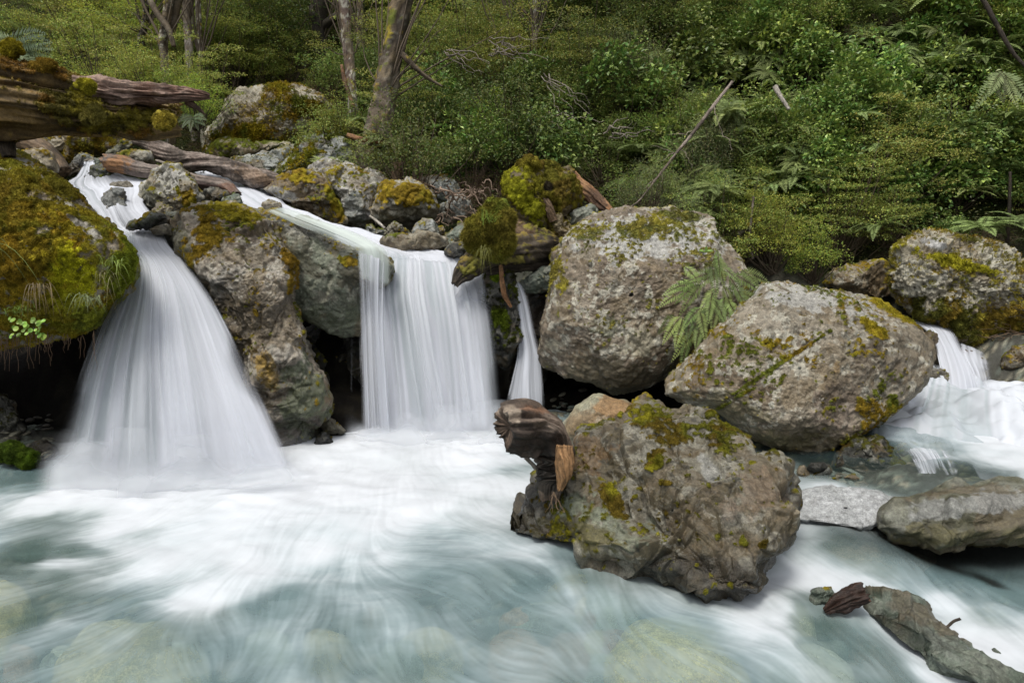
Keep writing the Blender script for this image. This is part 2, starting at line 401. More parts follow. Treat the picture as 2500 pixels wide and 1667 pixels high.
def tufts(p, n, col, seed, length=0.02, width=0.006, blades=3, vary=0.5, droop=0.0, bright=1.0):
    """small moss blades: triangles standing on the surface"""
    rng = np.random.RandomState(seed); N = len(p)
    p = np.repeat(p, blades, 0); n = np.repeat(n, blades, 0); col = np.repeat(col, blades, 0); M = len(p)
    d = n + rng.normal(0, 0.75, (M, 3)); d[:, 2] -= droop; d /= np.linalg.norm(d, axis=1, keepdims=True)
    s = np.cross(d, rng.normal(0, 1, (M, 3))); s /= np.linalg.norm(s, axis=1, keepdims=True) + 1e-9
    L = length * rng.uniform(0.5, 1.3, (M, 1)); Wd = width * rng.uniform(0.6, 1.3, (M, 1))
    base = p + rng.normal(0, width, (M, 3))
    V = np.stack([base - s * Wd - d * 0.003, base + s * Wd - d * 0.003, base + d * L], 1).reshape(-1, 3)
    T = np.arange(M * 3).reshape(-1, 3)
    c = col * bright * (1 + vary * rng.uniform(-1, 1, (M, 1)))
    c = np.repeat(np.clip(c, 0.003, 0.9), 3, 0)
    return V, T, c
def add_tufts(label, n, name='moss', **kw):
    rk = ROCKS[label]; sel = {k: kw.pop(k) for k in ('thresh', 'cond') if k in kw}
    p, nn, c = scatter_pts(rk, n, 7 + len(label), **sel)
    if len(p) == 0: return None
    V, T, cc = tufts(p, nn, c, 11, **kw)
    me = mesh_np(name, V, tris=T, attrs={'col': cc}, smooth=False)
    o = mobj(name, me, M_MOSS, rk['ob']); o['kind'] = 'stuff'
    return o
# ---------------------------------------------------------------- the boulders of the photograph
WET = (0.10, 0.08, 0.05)
rock('boulder', 'huge moss covered boulder overhanging the dark hollow left of the big waterfall', 'boulder',
     [(-420,430),(-200,385),(0,378),(60,392),(130,430),(195,470),(245,520),(290,560),(320,610),(327,665),(300,710),(262,745),(235,790),(190,815),(110,818),(0,838),(-160,835),(-420,780)],
     6.9, gy=-0.2, front=1.15, back=1.3, p=2.2, centre=(60,600), pal=((0.30,0.27,0.22),(0.42,0.40,0.36),(0.16,0.12,0.08)), seed=3, chis=.5, amp=0.08, fine=0.02, crack=0.01, nfac=3, moss=1.35, mossw=0.15, lichen=0.5,
     mosscol=((0.42,0.34,0.03),(0.25,0.24,0.03),(0.34,0.23,0.025)),
     patches=[('bare',150,490,110,14,12,1),('bare',205,555,55,11,35,1),('bare',70,395,60,16,25,.8),('bare',245,520,45,10,40,.8),(('m',0.60,0.58,0.03),180,685,95,62,50,1),(('m',0.20,0.26,0.05),215,770,45,35,20,.7),
              (('m',0.18,0.15,0.025),60,470,150,60,0,.6),(('m',0.32,0.22,0.025),50,640,90,110,0,.7),(('m',0.22,0.28,0.025),300,650,45,90,10,.8),(('m',0.30,0.30,0.03),120,760,100,40,0,.5)])
rock('boulder', 'tall grey boulder with an orange moss patch standing between the two main waterfalls', 'boulder',
     [(403,562),(425,525),(470,508),(540,500),(600,506),(660,548),(700,600),(726,660),(730,740),(745,830),(770,900),(792,960),(793,1010),(775,1060),(740,1092),(690,1110),(640,1080),(610,980),(590,880),(555,790),(515,720),(465,655),(425,615)],
     7.55, gy=-1.0, front=0.55, back=0.9, p=2.6, centre=(630,760), pal=((0.27,0.23,0.18),(0.42,0.39,0.34),(0.14,0.10,0.065)), seed=11, wetz=0.25, amp=0.05, fine=0.022, crack=0.03, nfac=5, moss=0.1, mossw=0.35, lichen=0.4, speck=0.7,
     patches=[(('m',0.26,0.17,0.02),500,570,45,60,20,.8),(('m',0.26,0.22,0.02),570,520,60,22,15,.8),(('m',0.25,0.15,0.02),712,640,26,60,-15,.8),((0.34,0.22,0.04),650,900,26,75,-25,.9),('wet',620,760,110,90,0,.8),('wet',700,980,90,110,0,.95),((0.20,0.24,0.13),730,990,70,100,0,.8),((0.22,0.17,0.11),640,760,90,110,20,.6),
              ((0.12,0.12,0.07),440,590,40,50,0,.7)])
rock('boulder', 'green stained square rock with water sliding over it beside the middle waterfall', 'boulder',
     [(600,520),(650,508),(700,522),(780,560),(860,598),(925,608),(958,648),(945,690),(890,712),(884,800),(855,818),(795,806),(735,775),(690,720),(640,640)],
     8.15, gy=-0.5, front=0.45, back=0.7, p=2.7, centre=(785,655), pal=((0.20,0.22,0.16),(0.34,0.33,0.26),(0.09,0.075,0.045)), seed=14, chis=.45, amp=0.05, nfac=4, moss=0.25, mossw=0.3, lichen=0.45, speck=0.5, wetall=0.2,
     patches=[('moss',850,635,35,16,10,.9),('bare',780,580,140,22,25,1),('wet',790,570,170,26,25,1),((0.06,0.055,0.03),840,680,50,45,0,.9),((0.07,0.065,0.035),740,640,40,60,-20,.8),((0.38,0.36,0.28),800,720,40,25,0,.6),((0.12,0.14,0.08),800,780,110,40,0,.7)])
rock('boulder', 'pale rounded boulder with a green moss stripe parting the upper stream on the left', 'boulder',
     [(338,505),(345,455),(372,420),(425,412),(470,432),(492,468),(517,505),(500,535),(440,530),(385,520)],
     9.3, front=0.35, back=0.5, pal=((0.34,0.33,0.28),(0.50,0.49,0.46),(0.20,0.18,0.12)), seed=17, amp=0.04, nfac=4, moss=0.2, mossw=0.2, lichen=0.5, speck=0.9,
     patches=[('moss',460,485,22,38,-15,1),('moss',373,460,8,5,0,.8),((0.19,0.19,0.12),360,490,25,40,0,.6)])
rock('rock', 'low dark green jagged rock at the lip above the big left waterfall', 'rock',
     [(306,556),(345,527),(372,515),(400,520),(418,536),(402,552),(370,560)], 7.9, front=0.2, back=0.3, pal='dark', seed=19, amp=0.02, nfac=5, moss=0.1, lichen=0.1, wetall=0.5, smooth_outline=False, patches=[((0.10,0.115,0.09),350,530,60,25,0,1)])
rock('rock', 'dark flat topped rock wedged behind the tall grey boulder at the left lip', 'rock',
     [(388,530),(405,515),(440,518),(446,535),(425,548),(400,548)], 8.2, front=0.15, back=0.3, pal='dark', seed=20, amp=0.02, nfac=4, moss=0.2, lichen=0.1, wetall=0.4, smooth_outline=False, patches=[((0.12,0.13,0.10),420,524,60,12,0,1)])
rock('rock', 'olive pebble sized rock touching the left edge of the tall grey boulder top', 'rock',
     [(365,560),(385,550),(410,547),(425,556),(415,572),(380,572)], 7.75, front=0.1, back=0.2, pal='tan', seed=21, amp=0.01, nfac=2, moss=0.0, lichen=0.2, wetall=0.5)
rock('rock', 'dark rounded rock under the thin veil of water below the driftwood logs', 'rock',
     [(206,440),(222,418),(226,404),(250,400),(272,408),(285,432),(280,452),(240,456)], 10.6, front=0.25, back=0.3, pal='dark', seed=23, amp=0.03, nfac=3, moss=0.2, lichen=0.1, wetall=0.8, patches=[((0.11,0.12,0.09),250,420,40,30,0,1)])
rock('rock', 'small squarish green rock at the very top of the upper left cascade', 'rock',
     [(228,392),(232,386),(250,388),(262,394),(262,406),(232,406)], 10.9, front=0.1, back=0.2, pal='green', seed=24, amp=0.01, nfac=2, wetall=0.6, smooth_outline=False)
rock('rock', 'submerged grey rock showing through the fan shaped upper left cascade', 'rock',
     [(238,548),(246,490),(258,465),(280,458),(300,470),(310,510),(312,555),(276,572)], 9.05, front=0.2, back=0.3, pal='slate', seed=25, amp=0.03, nfac=3, wetall=0.8)
rock('rock', 'yellowish half submerged rock in the upper left stream below the driftwood', 'rock',
     [(262,452),(285,442),(315,445),(325,458),(300,470),(268,466)], 9.9, front=0.15, back=0.2, pal='tan', seed=26, amp=0.02, nfac=2, wetall=0.7)
rock('rock', 'flat pale grey slab at the far left head of the upper stream', 'rock',
     [(178,402),(190,380),(212,376),(232,388),(224,402),(198,410)], 11.4, front=0.15, back=0.3, pal='slate', seed=27, amp=0.02, nfac=3, lichen=0.2)
rock('rock', 'black wet rock beside the end of the curved driftwood at the upper left', 'rock',
     [(160,412),(178,390),(198,388),(202,405),(205,420),(180,428),(165,425)], 11.0, front=0.15, back=0.3, pal='dark', seed=28, amp=0.03, nfac=4, wetall=0.8)
rock('rock', 'small mossy orange boulder under the mossy fallen trunk at the left', 'boulder',
     [(40,400),(55,368),(95,366),(128,380),(140,412),(110,425),(60,425)], 10.0, front=0.3, back=0.4, pal='tan', seed=29, amp=0.03, nfac=2, moss=0.75, mossw=0.3, lichen=0.5, mosscol=(MOSS_Y,MOSS_O,MOSS_O))
rock('boulder', 'long yellow mossed bank boulder behind the fallen trunk at the upper left', 'boulder',
     [(-60,330),(40,300),(150,298),(270,310),(320,330),(285,372),(200,395),(170,408),(110,400),(20,395),(-60,390)], 12.6, front=0.8, back=1.2, pal='tan', seed=30, amp=0.1, nfac=4, moss=0.95, mossw=0.2, lichen=0.6, mosscol=(MOSS_Y,(0.22,0.20,0.03),MOSS_O))
rock('rock', 'dark tilted slab leaning beside the big grey driftwood log', 'rock',
     [(248,384),(272,366),(300,342),(322,338),(328,350),(305,372),(275,390)], 12.0, front=0.12, back=0.2, pal='dark', seed=31, amp=0.02, nfac=3, smooth_outline=False, patches=[((0.13,0.13,0.09),290,360,60,40,0,1)])
rock('rock', 'small pale boulder with yellow moss cap below the twisted driftwood log', 'rock',
     [(275,392),(292,372),(330,366),(365,370),(378,392),(368,404),(320,402)], 11.3, front=0.25, back=0.3, pal='grey', seed=32, amp=0.03, nfac=3, moss=0.55, mossw=0.4)
rock('boulder', 'large far boulder with yellow moss bands at the forest edge', 'boulder',
     [(495,370),(508,330),(535,290),(560,250),(620,222),(680,208),(745,212),(795,235),(822,268),(812,310),(745,345),(700,362),(640,372),(560,385)],
     17.0, front=1.2, back=1.6, p=2.3, pal=((0.40,0.36,0.28),(0.55,0.52,0.45),(0.24,0.19,0.12)), seed=33, chis=.5, amp=0.16, fine=0.04, crack=0.08, nfac=5, moss=0.62, mossw=0.3, lichen=0.6, sc=0.5,
     patches=[('bare',640,250,80,22,10,.7),('bare',590,270,40,35,0,.5),('moss',720,262,90,24,8,.9),('moss',600,340,110,30,0,.7),((0.17,0.15,0.11),700,330,60,18,0,.5)])
rock('rock', 'mossy low rock tucked against the foot of the large far boulder', 'rock',
     [(498,388),(520,350),(580,345),(640,352),(690,348),(700,362),(640,372),(560,388)], 15.6, front=0.5, back=0.6, pal='tan', seed=34, amp=0.1, nfac=3, moss=1.0, mossw=0.3, mosscol=(MOSS_Y,MOSS_G,MOSS_G))
rock('boulder', 'sloping bright grey bedrock slab with dark streaks above the right stream', 'boulder',
     [(548,400),(570,385),(640,368),(710,352),(760,350),(735,385),(690,412),(640,424),(590,412)], 14.4, front=0.4, back=0.8, gy=-9, pal='slate', seed=35, amp=0.05, nfac=1, moss=0.0, lichen=0.3, strata=((0.5,0.2,1),9,0.03))
rock('boulder', 'mossy rounded slope of rock under the leaning tree trunks', 'boulder',
     [(640,440),(690,410),(730,350),(770,318),(820,310),(880,340),(890,390),(850,425),(780,440),(700,452)], 14.2, front=0.9, back=1.0, pal='slate', seed=36, amp=0.1, nfac=3, moss=0.66, mossw=0.4, lichen=0.4, mosscol=((0.30,0.30,0.03),MOSS_G,MOSS_Y))
rock('boulder', 'brown boulder with hanging moss on the right bank of the upper stream', 'boulder',
     [(640,462),(660,448),(700,420),(745,415),(795,440),(822,490),(842,545),(800,540),(740,515),(690,490)], 10.6, gy=-1, front=0.35, back=0.7, pal='brown', seed=37, amp=0.06, nfac=5, moss=0.55, mossw=0.6, lichen=0.35, patches=[('moss',820,500,12,50,-25,.9),('moss',715,430,50,16,0,.7),((0.42,0.42,0.40),680,470,60,14,20,.7)])
rock('boulder', 'tall pale grey boulder leaning over the upper right stream', 'boulder',
     [(735,432),(758,398),(800,384),(860,398),(912,424),(942,452),(936,480),(916,512),(905,556),(872,558),(838,545),(818,490),(790,450)],
     11.0, gy=-1, front=0.45, back=0.9, pal=((0.33,0.32,0.30),(0.47,0.46,0.44),(0.22,0.18,0.12)), seed=38, amp=0.06, nfac=6, moss=0.22, mossw=0.4, lichen=0.6, speck=0.6, patches=[('moss',900,445,50,20,40,.5),((0.25,0.30,0.28),860,520,30,50,0,.4)])
rock('boulder', 'yellow mossy boulder with a dark undercut above the middle waterfall', 'boulder',
     [(905,512),(925,470),(938,450),(975,446),(1025,447),(1055,470),(1072,505),(1070,540),(1045,562),(1000,566),(960,558),(925,548)],
     10.4, gy=1.2, front=0.5, back=0.8, pal=((0.31,0.30,0.25),(0.42,0.41,0.36),(0.13,0.12,0.08)), seed=39, amp=0.05, nfac=2, moss=0.5, mossw=0.9, lichen=0.3, facets=[(990,515,0.42,0,7)], mosscol=((0.30,0.22,0.02),(0.20,0.17,0.02),MOSS_O), patches=[('moss',990,475,75,28,8,.9),((0.05,0.05,0.035),990,550,80,22,0,.9)])  # last patch darkens the undercut, its shade put into the colour
rock('boulder', 'flat topped slate boulder behind the tangle of dead twigs', 'boulder',
     [(1025,440),(1045,430),(1080,432),(1118,456),(1138,492),(1110,505),(1060,480)], 11.8, front=0.4, back=0.6, pal='slate', seed=40, amp=0.05, nfac=3, lichen=0.3)
rock('rock', 'grey boulder draped with dead twigs beside the yellow mossy boulder', 'rock',
     [(1072,512),(1085,492),(1120,478),(1150,500),(1158,530),(1130,545),(1085,545)], 10.4, front=0.25, back=0.4, pal='slate', seed=41, amp=0.04, nfac=4, lichen=0.5)
small = [
 ([(1005,582),(1015,552),(1030,536),(1050,540),(1070,560),(1068,582),(1035,590)], 9.4, 'slate', 'egg shaped grey rock on the gravel above the middle waterfall'),
 ([(938,574),(955,548),(970,544),(990,558),(997,576),(965,580)], 9.6, 'grey', 'little tan rock left of the egg shaped one above the middle waterfall'),
 ([(932,588),(960,572),(1010,570),(1062,572),(1088,592),(1080,606),(1000,610),(945,606)], 9.0, 'tan', 'long flat rock with dark wet side at the edge of the middle waterfall'),
 ([(1070,600),(1088,575),(1125,552),(1165,565),(1168,600),(1140,618),(1090,615)], 9.3, 'green', 'pale green rock with a trickle right of the flat wet rock'),
 ([(1100,575),(1130,545),(1165,540),(1180,560),(1150,582)], 10.0, 'slate', 'light grey slab behind the pale green rock with a trickle'),
 ([(1150,580),(1165,530),(1195,502),(1230,500),(1235,540),(1195,590)], 9.3, 'grey', 'leaning grey stone left of the mossy tree stump'),
 ([(1082,620),(1100,600),(1140,588),(1150,600),(1140,625),(1105,628)], 8.7, 'dark', 'dark wedge of rock by the lip of the middle waterfall'),
 ([(1058,560),(1070,552),(1084,560),(1082,576),(1064,578)], 9.8, 'brown', 'tiny brown stone between the egg shaped rock and the pale green one'),
 ([(1388,552),(1395,520),(1420,505),(1450,500),(1462,512),(1450,535),(1410,552)], 9.0, 'green', 'smooth grey green stone balanced between the stump and the big square boulder'),
 ([(895,545),(915,560),(940,566),(945,582),(905,580)], 9.9, 'slate', 'small wet rock in the shade under the yellow mossy boulder'),
 ([(640,502),(655,490),(680,492),(690,505),(665,515)], 9.9, 'tan', 'little tan rock at the mossy bank of the upper right stream'),
 ([(545,490),(560,478),(585,482),(592,498),(565,504)], 8.6, 'green', 'small mint green rock on the crest behind the tall grey boulder'),
 ([(497,468),(520,458),(555,466),(562,485),(540,500),(510,490)], 9.2, 'dark', 'dark ribbed wet rock under the rusty end of the lower driftwood log'),
 ([(370,512),(385,500),(400,498),(420,512),(410,528),(380,526)], 9.0, 'tan', 'small wet stone at the foot of the pale rounded boulder'),
 ([(700,548),(730,532),(770,540),(812,562),(806,576),(765,568),(720,556)], 8.9, 'brown', 'low mossy rock surrounded by the sliding water of the upper right stream'),
]
for i, (o, Y, pal, lab) in enumerate(small):
    rock('rock', lab, 'rock', o, Y, front=0.22, back=0.3, pal=pal, seed=60 + i, amp=0.03, nfac=4, lichen=0.35, wetall=0.25, moss=0.75 if 'mossy rock' in lab or 'low mossy' in lab else 0.15, mossw=0.5)
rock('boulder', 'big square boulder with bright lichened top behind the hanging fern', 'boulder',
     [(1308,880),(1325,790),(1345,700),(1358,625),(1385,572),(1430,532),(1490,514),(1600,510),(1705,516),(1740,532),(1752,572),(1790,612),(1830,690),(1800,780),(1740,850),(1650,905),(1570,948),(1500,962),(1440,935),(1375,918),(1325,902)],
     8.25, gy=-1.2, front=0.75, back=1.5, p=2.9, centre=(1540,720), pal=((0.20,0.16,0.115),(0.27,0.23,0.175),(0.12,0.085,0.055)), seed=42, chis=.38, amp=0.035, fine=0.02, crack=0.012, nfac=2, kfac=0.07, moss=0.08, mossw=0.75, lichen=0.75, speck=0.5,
     facets=[(1540,650,0.75,0.2,-5.2),(1540,905,0.72,0.3,6.5),(1350,750,0.72,-3.5,0)],
     mosscol=((0.36,0.32,0.05),(0.16,0.17,0.05),(0.25,0.22,0.05)),
     patches=[((0.47,0.47,0.45),1560,575,190,55,0,.85),('moss',1365,690,24,80,0,.8),('moss',1640,530,90,16,0,.6),('moss',1560,560,60,22,0,.4),('moss',1450,570,55,18,-20,.5),((0.10,0.11,0.05),1480,800,30,35,30,.6),((0.085,0.07,0.04),1500,925,210,45,0,.9),((0.44,0.42,0.32),1560,830,40,50,0,.5),((0.44,0.42,0.32),1350,840,30,20,0,.5),('moss',1580,745,12,20,0,.7)])  # pale top and dark underside patches paint in the overhead light
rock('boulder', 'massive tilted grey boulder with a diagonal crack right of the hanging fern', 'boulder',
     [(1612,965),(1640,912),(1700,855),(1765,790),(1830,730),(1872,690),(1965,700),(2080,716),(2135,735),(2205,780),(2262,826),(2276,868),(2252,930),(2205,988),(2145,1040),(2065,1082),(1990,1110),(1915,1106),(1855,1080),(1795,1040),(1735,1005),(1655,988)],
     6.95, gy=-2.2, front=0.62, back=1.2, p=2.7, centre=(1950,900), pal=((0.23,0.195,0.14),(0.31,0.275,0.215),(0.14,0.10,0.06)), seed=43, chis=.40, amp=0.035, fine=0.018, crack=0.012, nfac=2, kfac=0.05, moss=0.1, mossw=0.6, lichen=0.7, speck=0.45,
     facets=[(2100,900,0.6,2.6,0.6),(1960,1010,0.60,0.8,4.5),(1950,760,0.6,0,-3.2)],
     patches=[((0.42,0.42,0.40),1990,740,150,40,10,.75),((0.10,0.085,0.045),1960,1085,170,35,-8,.7),((0.10,0.08,0.05),1720,985,90,25,20,.6),('moss',1900,890,160,6,-33,.9),('moss',1790,975,60,6,-30,.8),('moss',2130,985,30,75,12,.9),('moss',2175,985,22,22,0,.9),('moss',2110,1070,80,22,-25,.8),((0.30,0.24,0.19),2040,1010,60,70,20,.7),((0.11,0.08,0.05),2080,930,90,40,-40,.75),((0.11,0.085,0.055),2190,880,40,90,25,.6),('moss',2130,800,45,14,35,.7),('moss',2180,760,60,14,30,.6),((0.18,0.16,0.09),1760,1000,120,40,20,.7),((0.14,0.12,0.06),1930,1075,120,28,0,.8),((0.27,0.17,0.06),2040,900,14,25,0,.8),('moss',2055,760,10,40,-15,.6)])  # pale crest and dark foot patches put light and shade into the colour
rock('boulder', 'shaggy yellow green mossed boulder at the right edge above the rapids', 'boulder',
     [(2160,690),(2166,640),(2200,598),(2240,568),(2300,560),(2380,588),(2450,610),(2500,640),(2640,690),(2700,780),(2600,860),(2480,852),(2400,848),(2300,822),(2240,792),(2200,745),(2175,715)],
     9.8, gy=-0.5, front=0.9, back=1.3, p=2.4, centre=(2380,720), pal=((0.30,0.27,0.20),(0.40,0.38,0.30),(0.17,0.13,0.08)), seed=44, amp=0.08, fine=0.05, crack=0.03, nfac=4, moss=0.5, mossw=0.55, lichen=0.6, speck=0.6, chis=.7,
     facets=[(2360,720,0.9,0.5,3.2),(2330,650,0.88,0.3,-4.0)], mosscol=((0.33,0.28,0.04),(0.15,0.15,0.03),(0.25,0.18,0.03)), patches=[(('m',0.40,0.38,0.03),2330,640,120,16,15,.9),((0.42,0.42,0.42),2280,595,40,14,15,.9),('moss',2400,800,180,50,10,.7),('moss',2330,770,60,50,0,.6)])
rock('boulder', 'brown mossy boulder half hidden behind the massive tilted boulder', 'boulder',
     [(2005,698),(2030,668),(2065,645),(2120,634),(2172,640),(2185,700),(2150,735),(2080,720)], 10.6, front=0.45, back=0.8, pal='brown', seed=45, amp=0.06, nfac=4, moss=0.45, mossw=0.5, lichen=0.6)
rock('boulder', 'rusty brown boulder dotted with moss standing in the foreground pool', 'boulder',
     [(1228,1290),(1250,1240),(1290,1190),(1335,1150),(1392,1115),(1402,1062),(1450,1022),(1530,994),(1585,984),(1640,1000),(1700,988),(1755,1008),(1805,1040),(1842,1095),(1855,1112),(1905,1130),(1942,1180),(1957,1232),(1942,1290),(1928,1340),(1884,1385),(1866,1435),(1835,1466),(1790,1480),(1740,1478),(1680,1445),(1600,1405),(1500,1372),(1400,1332),(1300,1308)],
     4.78, gy=-2.6, gx=-0.9, front=0.42, back=0.7, p=2.4, centre=(1640,1240), pal=((0.135,0.11,0.062),(0.30,0.28,0.215),(0.05,0.038,0.02)), seed=46, chis=1.25, cf=1.3, amp=0.05, fine=0.012, crack=0.035, nfac=7, kfac=0.02, moss=0.05, mossw=0.75, lichen=0.5, wetall=0.5, speck=0.6, wetz=0.16, res=720,
     strata=((0.5,-0.2,0.85),9,0.035), mosscol=((0.27,0.25,0.02),(0.12,0.12,0.015),(0.13,0.095,0.014)),
     patches=[('moss',1600,1040,70,45,20,.45),('moss',1780,1080,90,35,35,.5),('moss',1603,1122,30,22,-20,1),('moss',1865,1330,22,32,20,1),('moss',1500,1225,22,45,-25,.9),('moss',1625,1180,16,8,0,.9),('moss',1815,1320,14,24,0,.7),
              ((0.25,0.28,0.20),1400,1240,90,40,15,.85),((0.25,0.28,0.20),1530,1310,80,45,20,.7),((0.13,0.115,0.04),1400,1300,150,35,15,.95),((0.22,0.135,0.075),1860,1210,70,80,20,.45),((0.20,0.13,0.09),1770,1240,30,40,-20,.35),((0.27,0.15,0.05),1440,1110,60,40,0,.6),((0.45,0.45,0.42),1735,1150,18,50,-30,.8),((0.05,0.04,0.025),1700,1400,150,60,15,.55),((0.05,0.04,0.025),1900,1330,40,90,10,.55),
              ('wet',1300,1240,70,60,0,.9),((0.10,0.09,0.08),1310,1200,60,50,-30,.8),('wet',1450,1100,80,60,0,.7)])
rock('rock', 'smooth tan and pale green rock behind the upright driftwood', 'rock',
     [(1362,1075),(1392,1005),(1428,972),(1460,960),(1512,974),(1548,1000),(1540,1050),(1490,1100),(1400,1105)], 6.9, gy=-1, front=0.3, back=0.4, pal=((0.33,0.32,0.22),(0.40,0.39,0.29),(0.27,0.17,0.08)), seed=47, chis=.35, moss=-.5, amp=0.03, fine=0.006, crack=0.004, nfac=4, lichen=0.15, speck=0.2, patches=[((0.33,0.20,0.09),1500,990,55,22,15,.9)])
rock('rock', 'small olive rock in the shadow right of the smooth tan rock', 'rock',
     [(1538,1000),(1545,978),(1572,965),(1595,974),(1606,995),(1590,1010)], 7.4, front=0.15, back=0.3, pal='tan', seed=48, amp=0.02, nfac=2, lichen=0.1, wetall=0.3)
rock('rock', 'long ribbed olive rock overhanging dark water at the right edge', 'rock',
     [(2140,1290),(2148,1250),(2195,1213),(2270,1198),(2350,1192),(2440,1178),(2530,1195),(2660,1240),(2700,1300),(2600,1332),(2450,1330),(2300,1340),(2225,1338),(2175,1318)], 5.0, gy=-1.4, front=0.36, back=0.5, p=2.3, centre=(2400,1265), pal=((0.18,0.18,0.12),(0.31,0.32,0.26),(0.09,0.085,0.04)), seed=49, amp=0.035, fine=0.008, crack=0.01, nfac=2, lichen=0.1, speck=0.3, moss=-0.6, wetall=0.5, chis=.8,
     strata=((-0.12,-0.35,1.0),12,0.03), patches=[((0.40,0.41,0.40),2370,1235,170,28,-4,.7),((0.15,0.135,0.06),2380,1310,260,28,0,.9)])
rock('rock', 'flat cracked silver slab awash between the brown boulder and the ribbed rock', 'rock',
     [(1925,1262),(1935,1215),(1965,1190),(2030,1186),(2120,1194),(2190,1210),(2205,1228),(2160,1262),(2105,1290),(2000,1275)], 5.2, gy=-4.6, chis=.5, front=0.09, back=0.3, p=3.5, pal=((0.50,0.52,0.53),(0.62,0.64,0.66),(0.34,0.36,0.36)), seed=50, amp=0.012, fine=0.006, crack=0.02, nfac=1, lichen=0.0, speck=0.3, moss=-0.5, wetall=0.35)  # palette lightened to carry the wet reflection of the slab
rock('rock', 'long dark green rock rising from the water at the lower right corner', 'rock',
     [(2118,1500),(2122,1460),(2140,1442),(2175,1438),(2225,1465),(2300,1528),(2400,1598),(2500,1655),(2600,1740),(2540,1790),(2420,1705),(2310,1650),(2220,1578),(2160,1530)], 3.75, gy=-3.3, front=0.2, back=0.3, p=2.2, centre=(2300,1585), pal=((0.11,0.15,0.105),(0.24,0.29,0.23),(0.045,0.06,0.04)), seed=51, amp=0.04, fine=0.008, crack=0.015, nfac=4, lichen=0.2, moss=-.6, wetall=0.7, chis=1.2,
     patches=[((0.30,0.34,0.29),2290,1570,90,16,38,.6),((0.05,0.075,0.05),2200,1540,60,30,40,.7)])
rock('rock', 'small green rock left of the splintered driftwood stub', 'rock',
     [(1972,1450),(1982,1438),(2002,1434),(2030,1442),(2048,1460),(2030,1480),(1985,1478)], 4.1, front=0.06, back=0.12, pal='green', seed=52, amp=0.012, nfac=3, lichen=0.2, wetall=0.6)
rock('rock', 'black mossy ledge under the massive tilted boulder beside the clear pool', 'rock',
     [(2020,1140),(2050,1095),(2090,1070),(2150,1070),(2190,1110),(2212,1150),(2150,1168),(2060,1160)], 6.4, gy=-1, front=0.25, back=0.6, pal='dark', seed=53, amp=0.04, nfac=3, moss=0.7, mossw=0.3, mosscol=((0.09,0.09,0.015),(0.05,0.05,0.01),(0.06,0.04,0.01)))
rock('rock', 'wet brown ledge with thin water sheeting over it below the right rapids', 'rock',
     [(2160,1110),(2200,1088),(2280,1082),(2350,1100),(2410,1130),(2440,1160),(2350,1168),(2250,1160),(2195,1152)], 6.6, gy=-2.5, front=0.3, back=0.5, pal='brown', seed=54, amp=0.03, nfac=3, wetall=0.8, lichen=0.1, moss=0.0)
rock('rock', 'grey flat topped rock in the rapids right of the massive tilted boulder', 'rock',
     [(2255,910),(2272,894),(2310,902),(2342,918),(2346,935),(2338,952),(2300,935),(2262,925)], 8.3, front=0.15, back=0.3, pal='slate', seed=55, amp=0.02, nfac=3, wetall=0.5, smooth_outline=False)
rock('rock', 'mossy wet rock column beside the upper right cascade', 'rock',
     [(2255,905),(2252,860),(2262,815),(2280,805),(2296,830),(2306,870),(2310,905),(2285,910)], 8.9, front=0.25, back=0.5, pal='brown', seed=56, amp=0.05, nfac=4, wetall=0.6, moss=0.3)
rock('rock', 'dark brown stump like rock splitting the small cascade at the right edge', 'rock',
     [(2320,880),(2350,850),(2400,870),(2432,885),(2442,910),(2420,925),(2350,915)], 9.0, front=0.2, back=0.4, pal=((0.12,0.08,0.045),(0.17,0.12,0.08),(0.06,0.04,0.025)), seed=57, amp=0.05, nfac=4, wetall=0.6, moss=0.2)
rock('boulder', 'low brown rock strewn with dead twigs at the right edge of the rapids', 'rock',
     [(2440,905),(2455,870),(2490,850),(2560,840),(2600,900),(2520,915)], 8.75, front=0.3, back=0.4, pal='brown', seed=58, amp=0.05, nfac=3, moss=0.3)
rock('rock', 'mossy wet rock pillar between the middle waterfall and the thin one', 'rock',
     [(1185,700),(1205,665),(1240,655),(1262,690),(1262,760),(1252,850),(1235,900),(1205,880),(1192,790)], 8.35, front=0.25, back=0.4, pal='dark', seed=59, amp=0.06, fine=0.02, nfac=4, moss=0.62, mossw=0.1, mosscol=((0.13,0.16,0.02),(0.05,0.06,0.015),(0.03,0.03,0.01)), wetall=0.5, patches=[(('m',0.22,0.32,0.02),1212,675,16,20,0,1),(('m',0.16,0.22,0.02),1225,780,20,25,0,.8)])
rock('rock', 'smooth slanting green slab under the mossy stump', 'rock',
     [(1262,695),(1290,672),(1350,642),(1368,650),(1350,700),(1310,712),(1275,712)], 8.5, front=0.18, back=0.4, pal='green', seed=80, amp=0.02, nfac=3, wetall=0.5)
rock('rock', 'dark wet rock wall behind the thin right waterfall', 'rock',
     [(1262,720),(1300,705),(1360,690),(1380,760),(1370,850),(1340,930),(1300,1000),(1250,990),(1250,850)], 8.9, front=0.3, back=0.6, pal='dark', seed=81, amp=0.08, nfac=5, wetall=0.8, patches=[((0.14,0.11,0.08),1310,750,40,60,0,.8)])
rock('rock', 'wet dark rock in the hollow left of the middle waterfall', 'rock',
     [(735,1000),(740,880),(760,800),(830,780),(900,800),(930,900),(930,1060),(830,1075),(760,1060)], 8.75, front=0.35, back=0.5, pal='dark', seed=82, amp=0.08, nfac=6, wetall=0.8, patches=[((0.09,0.085,0.05),800,900,80,90,0,.6)])
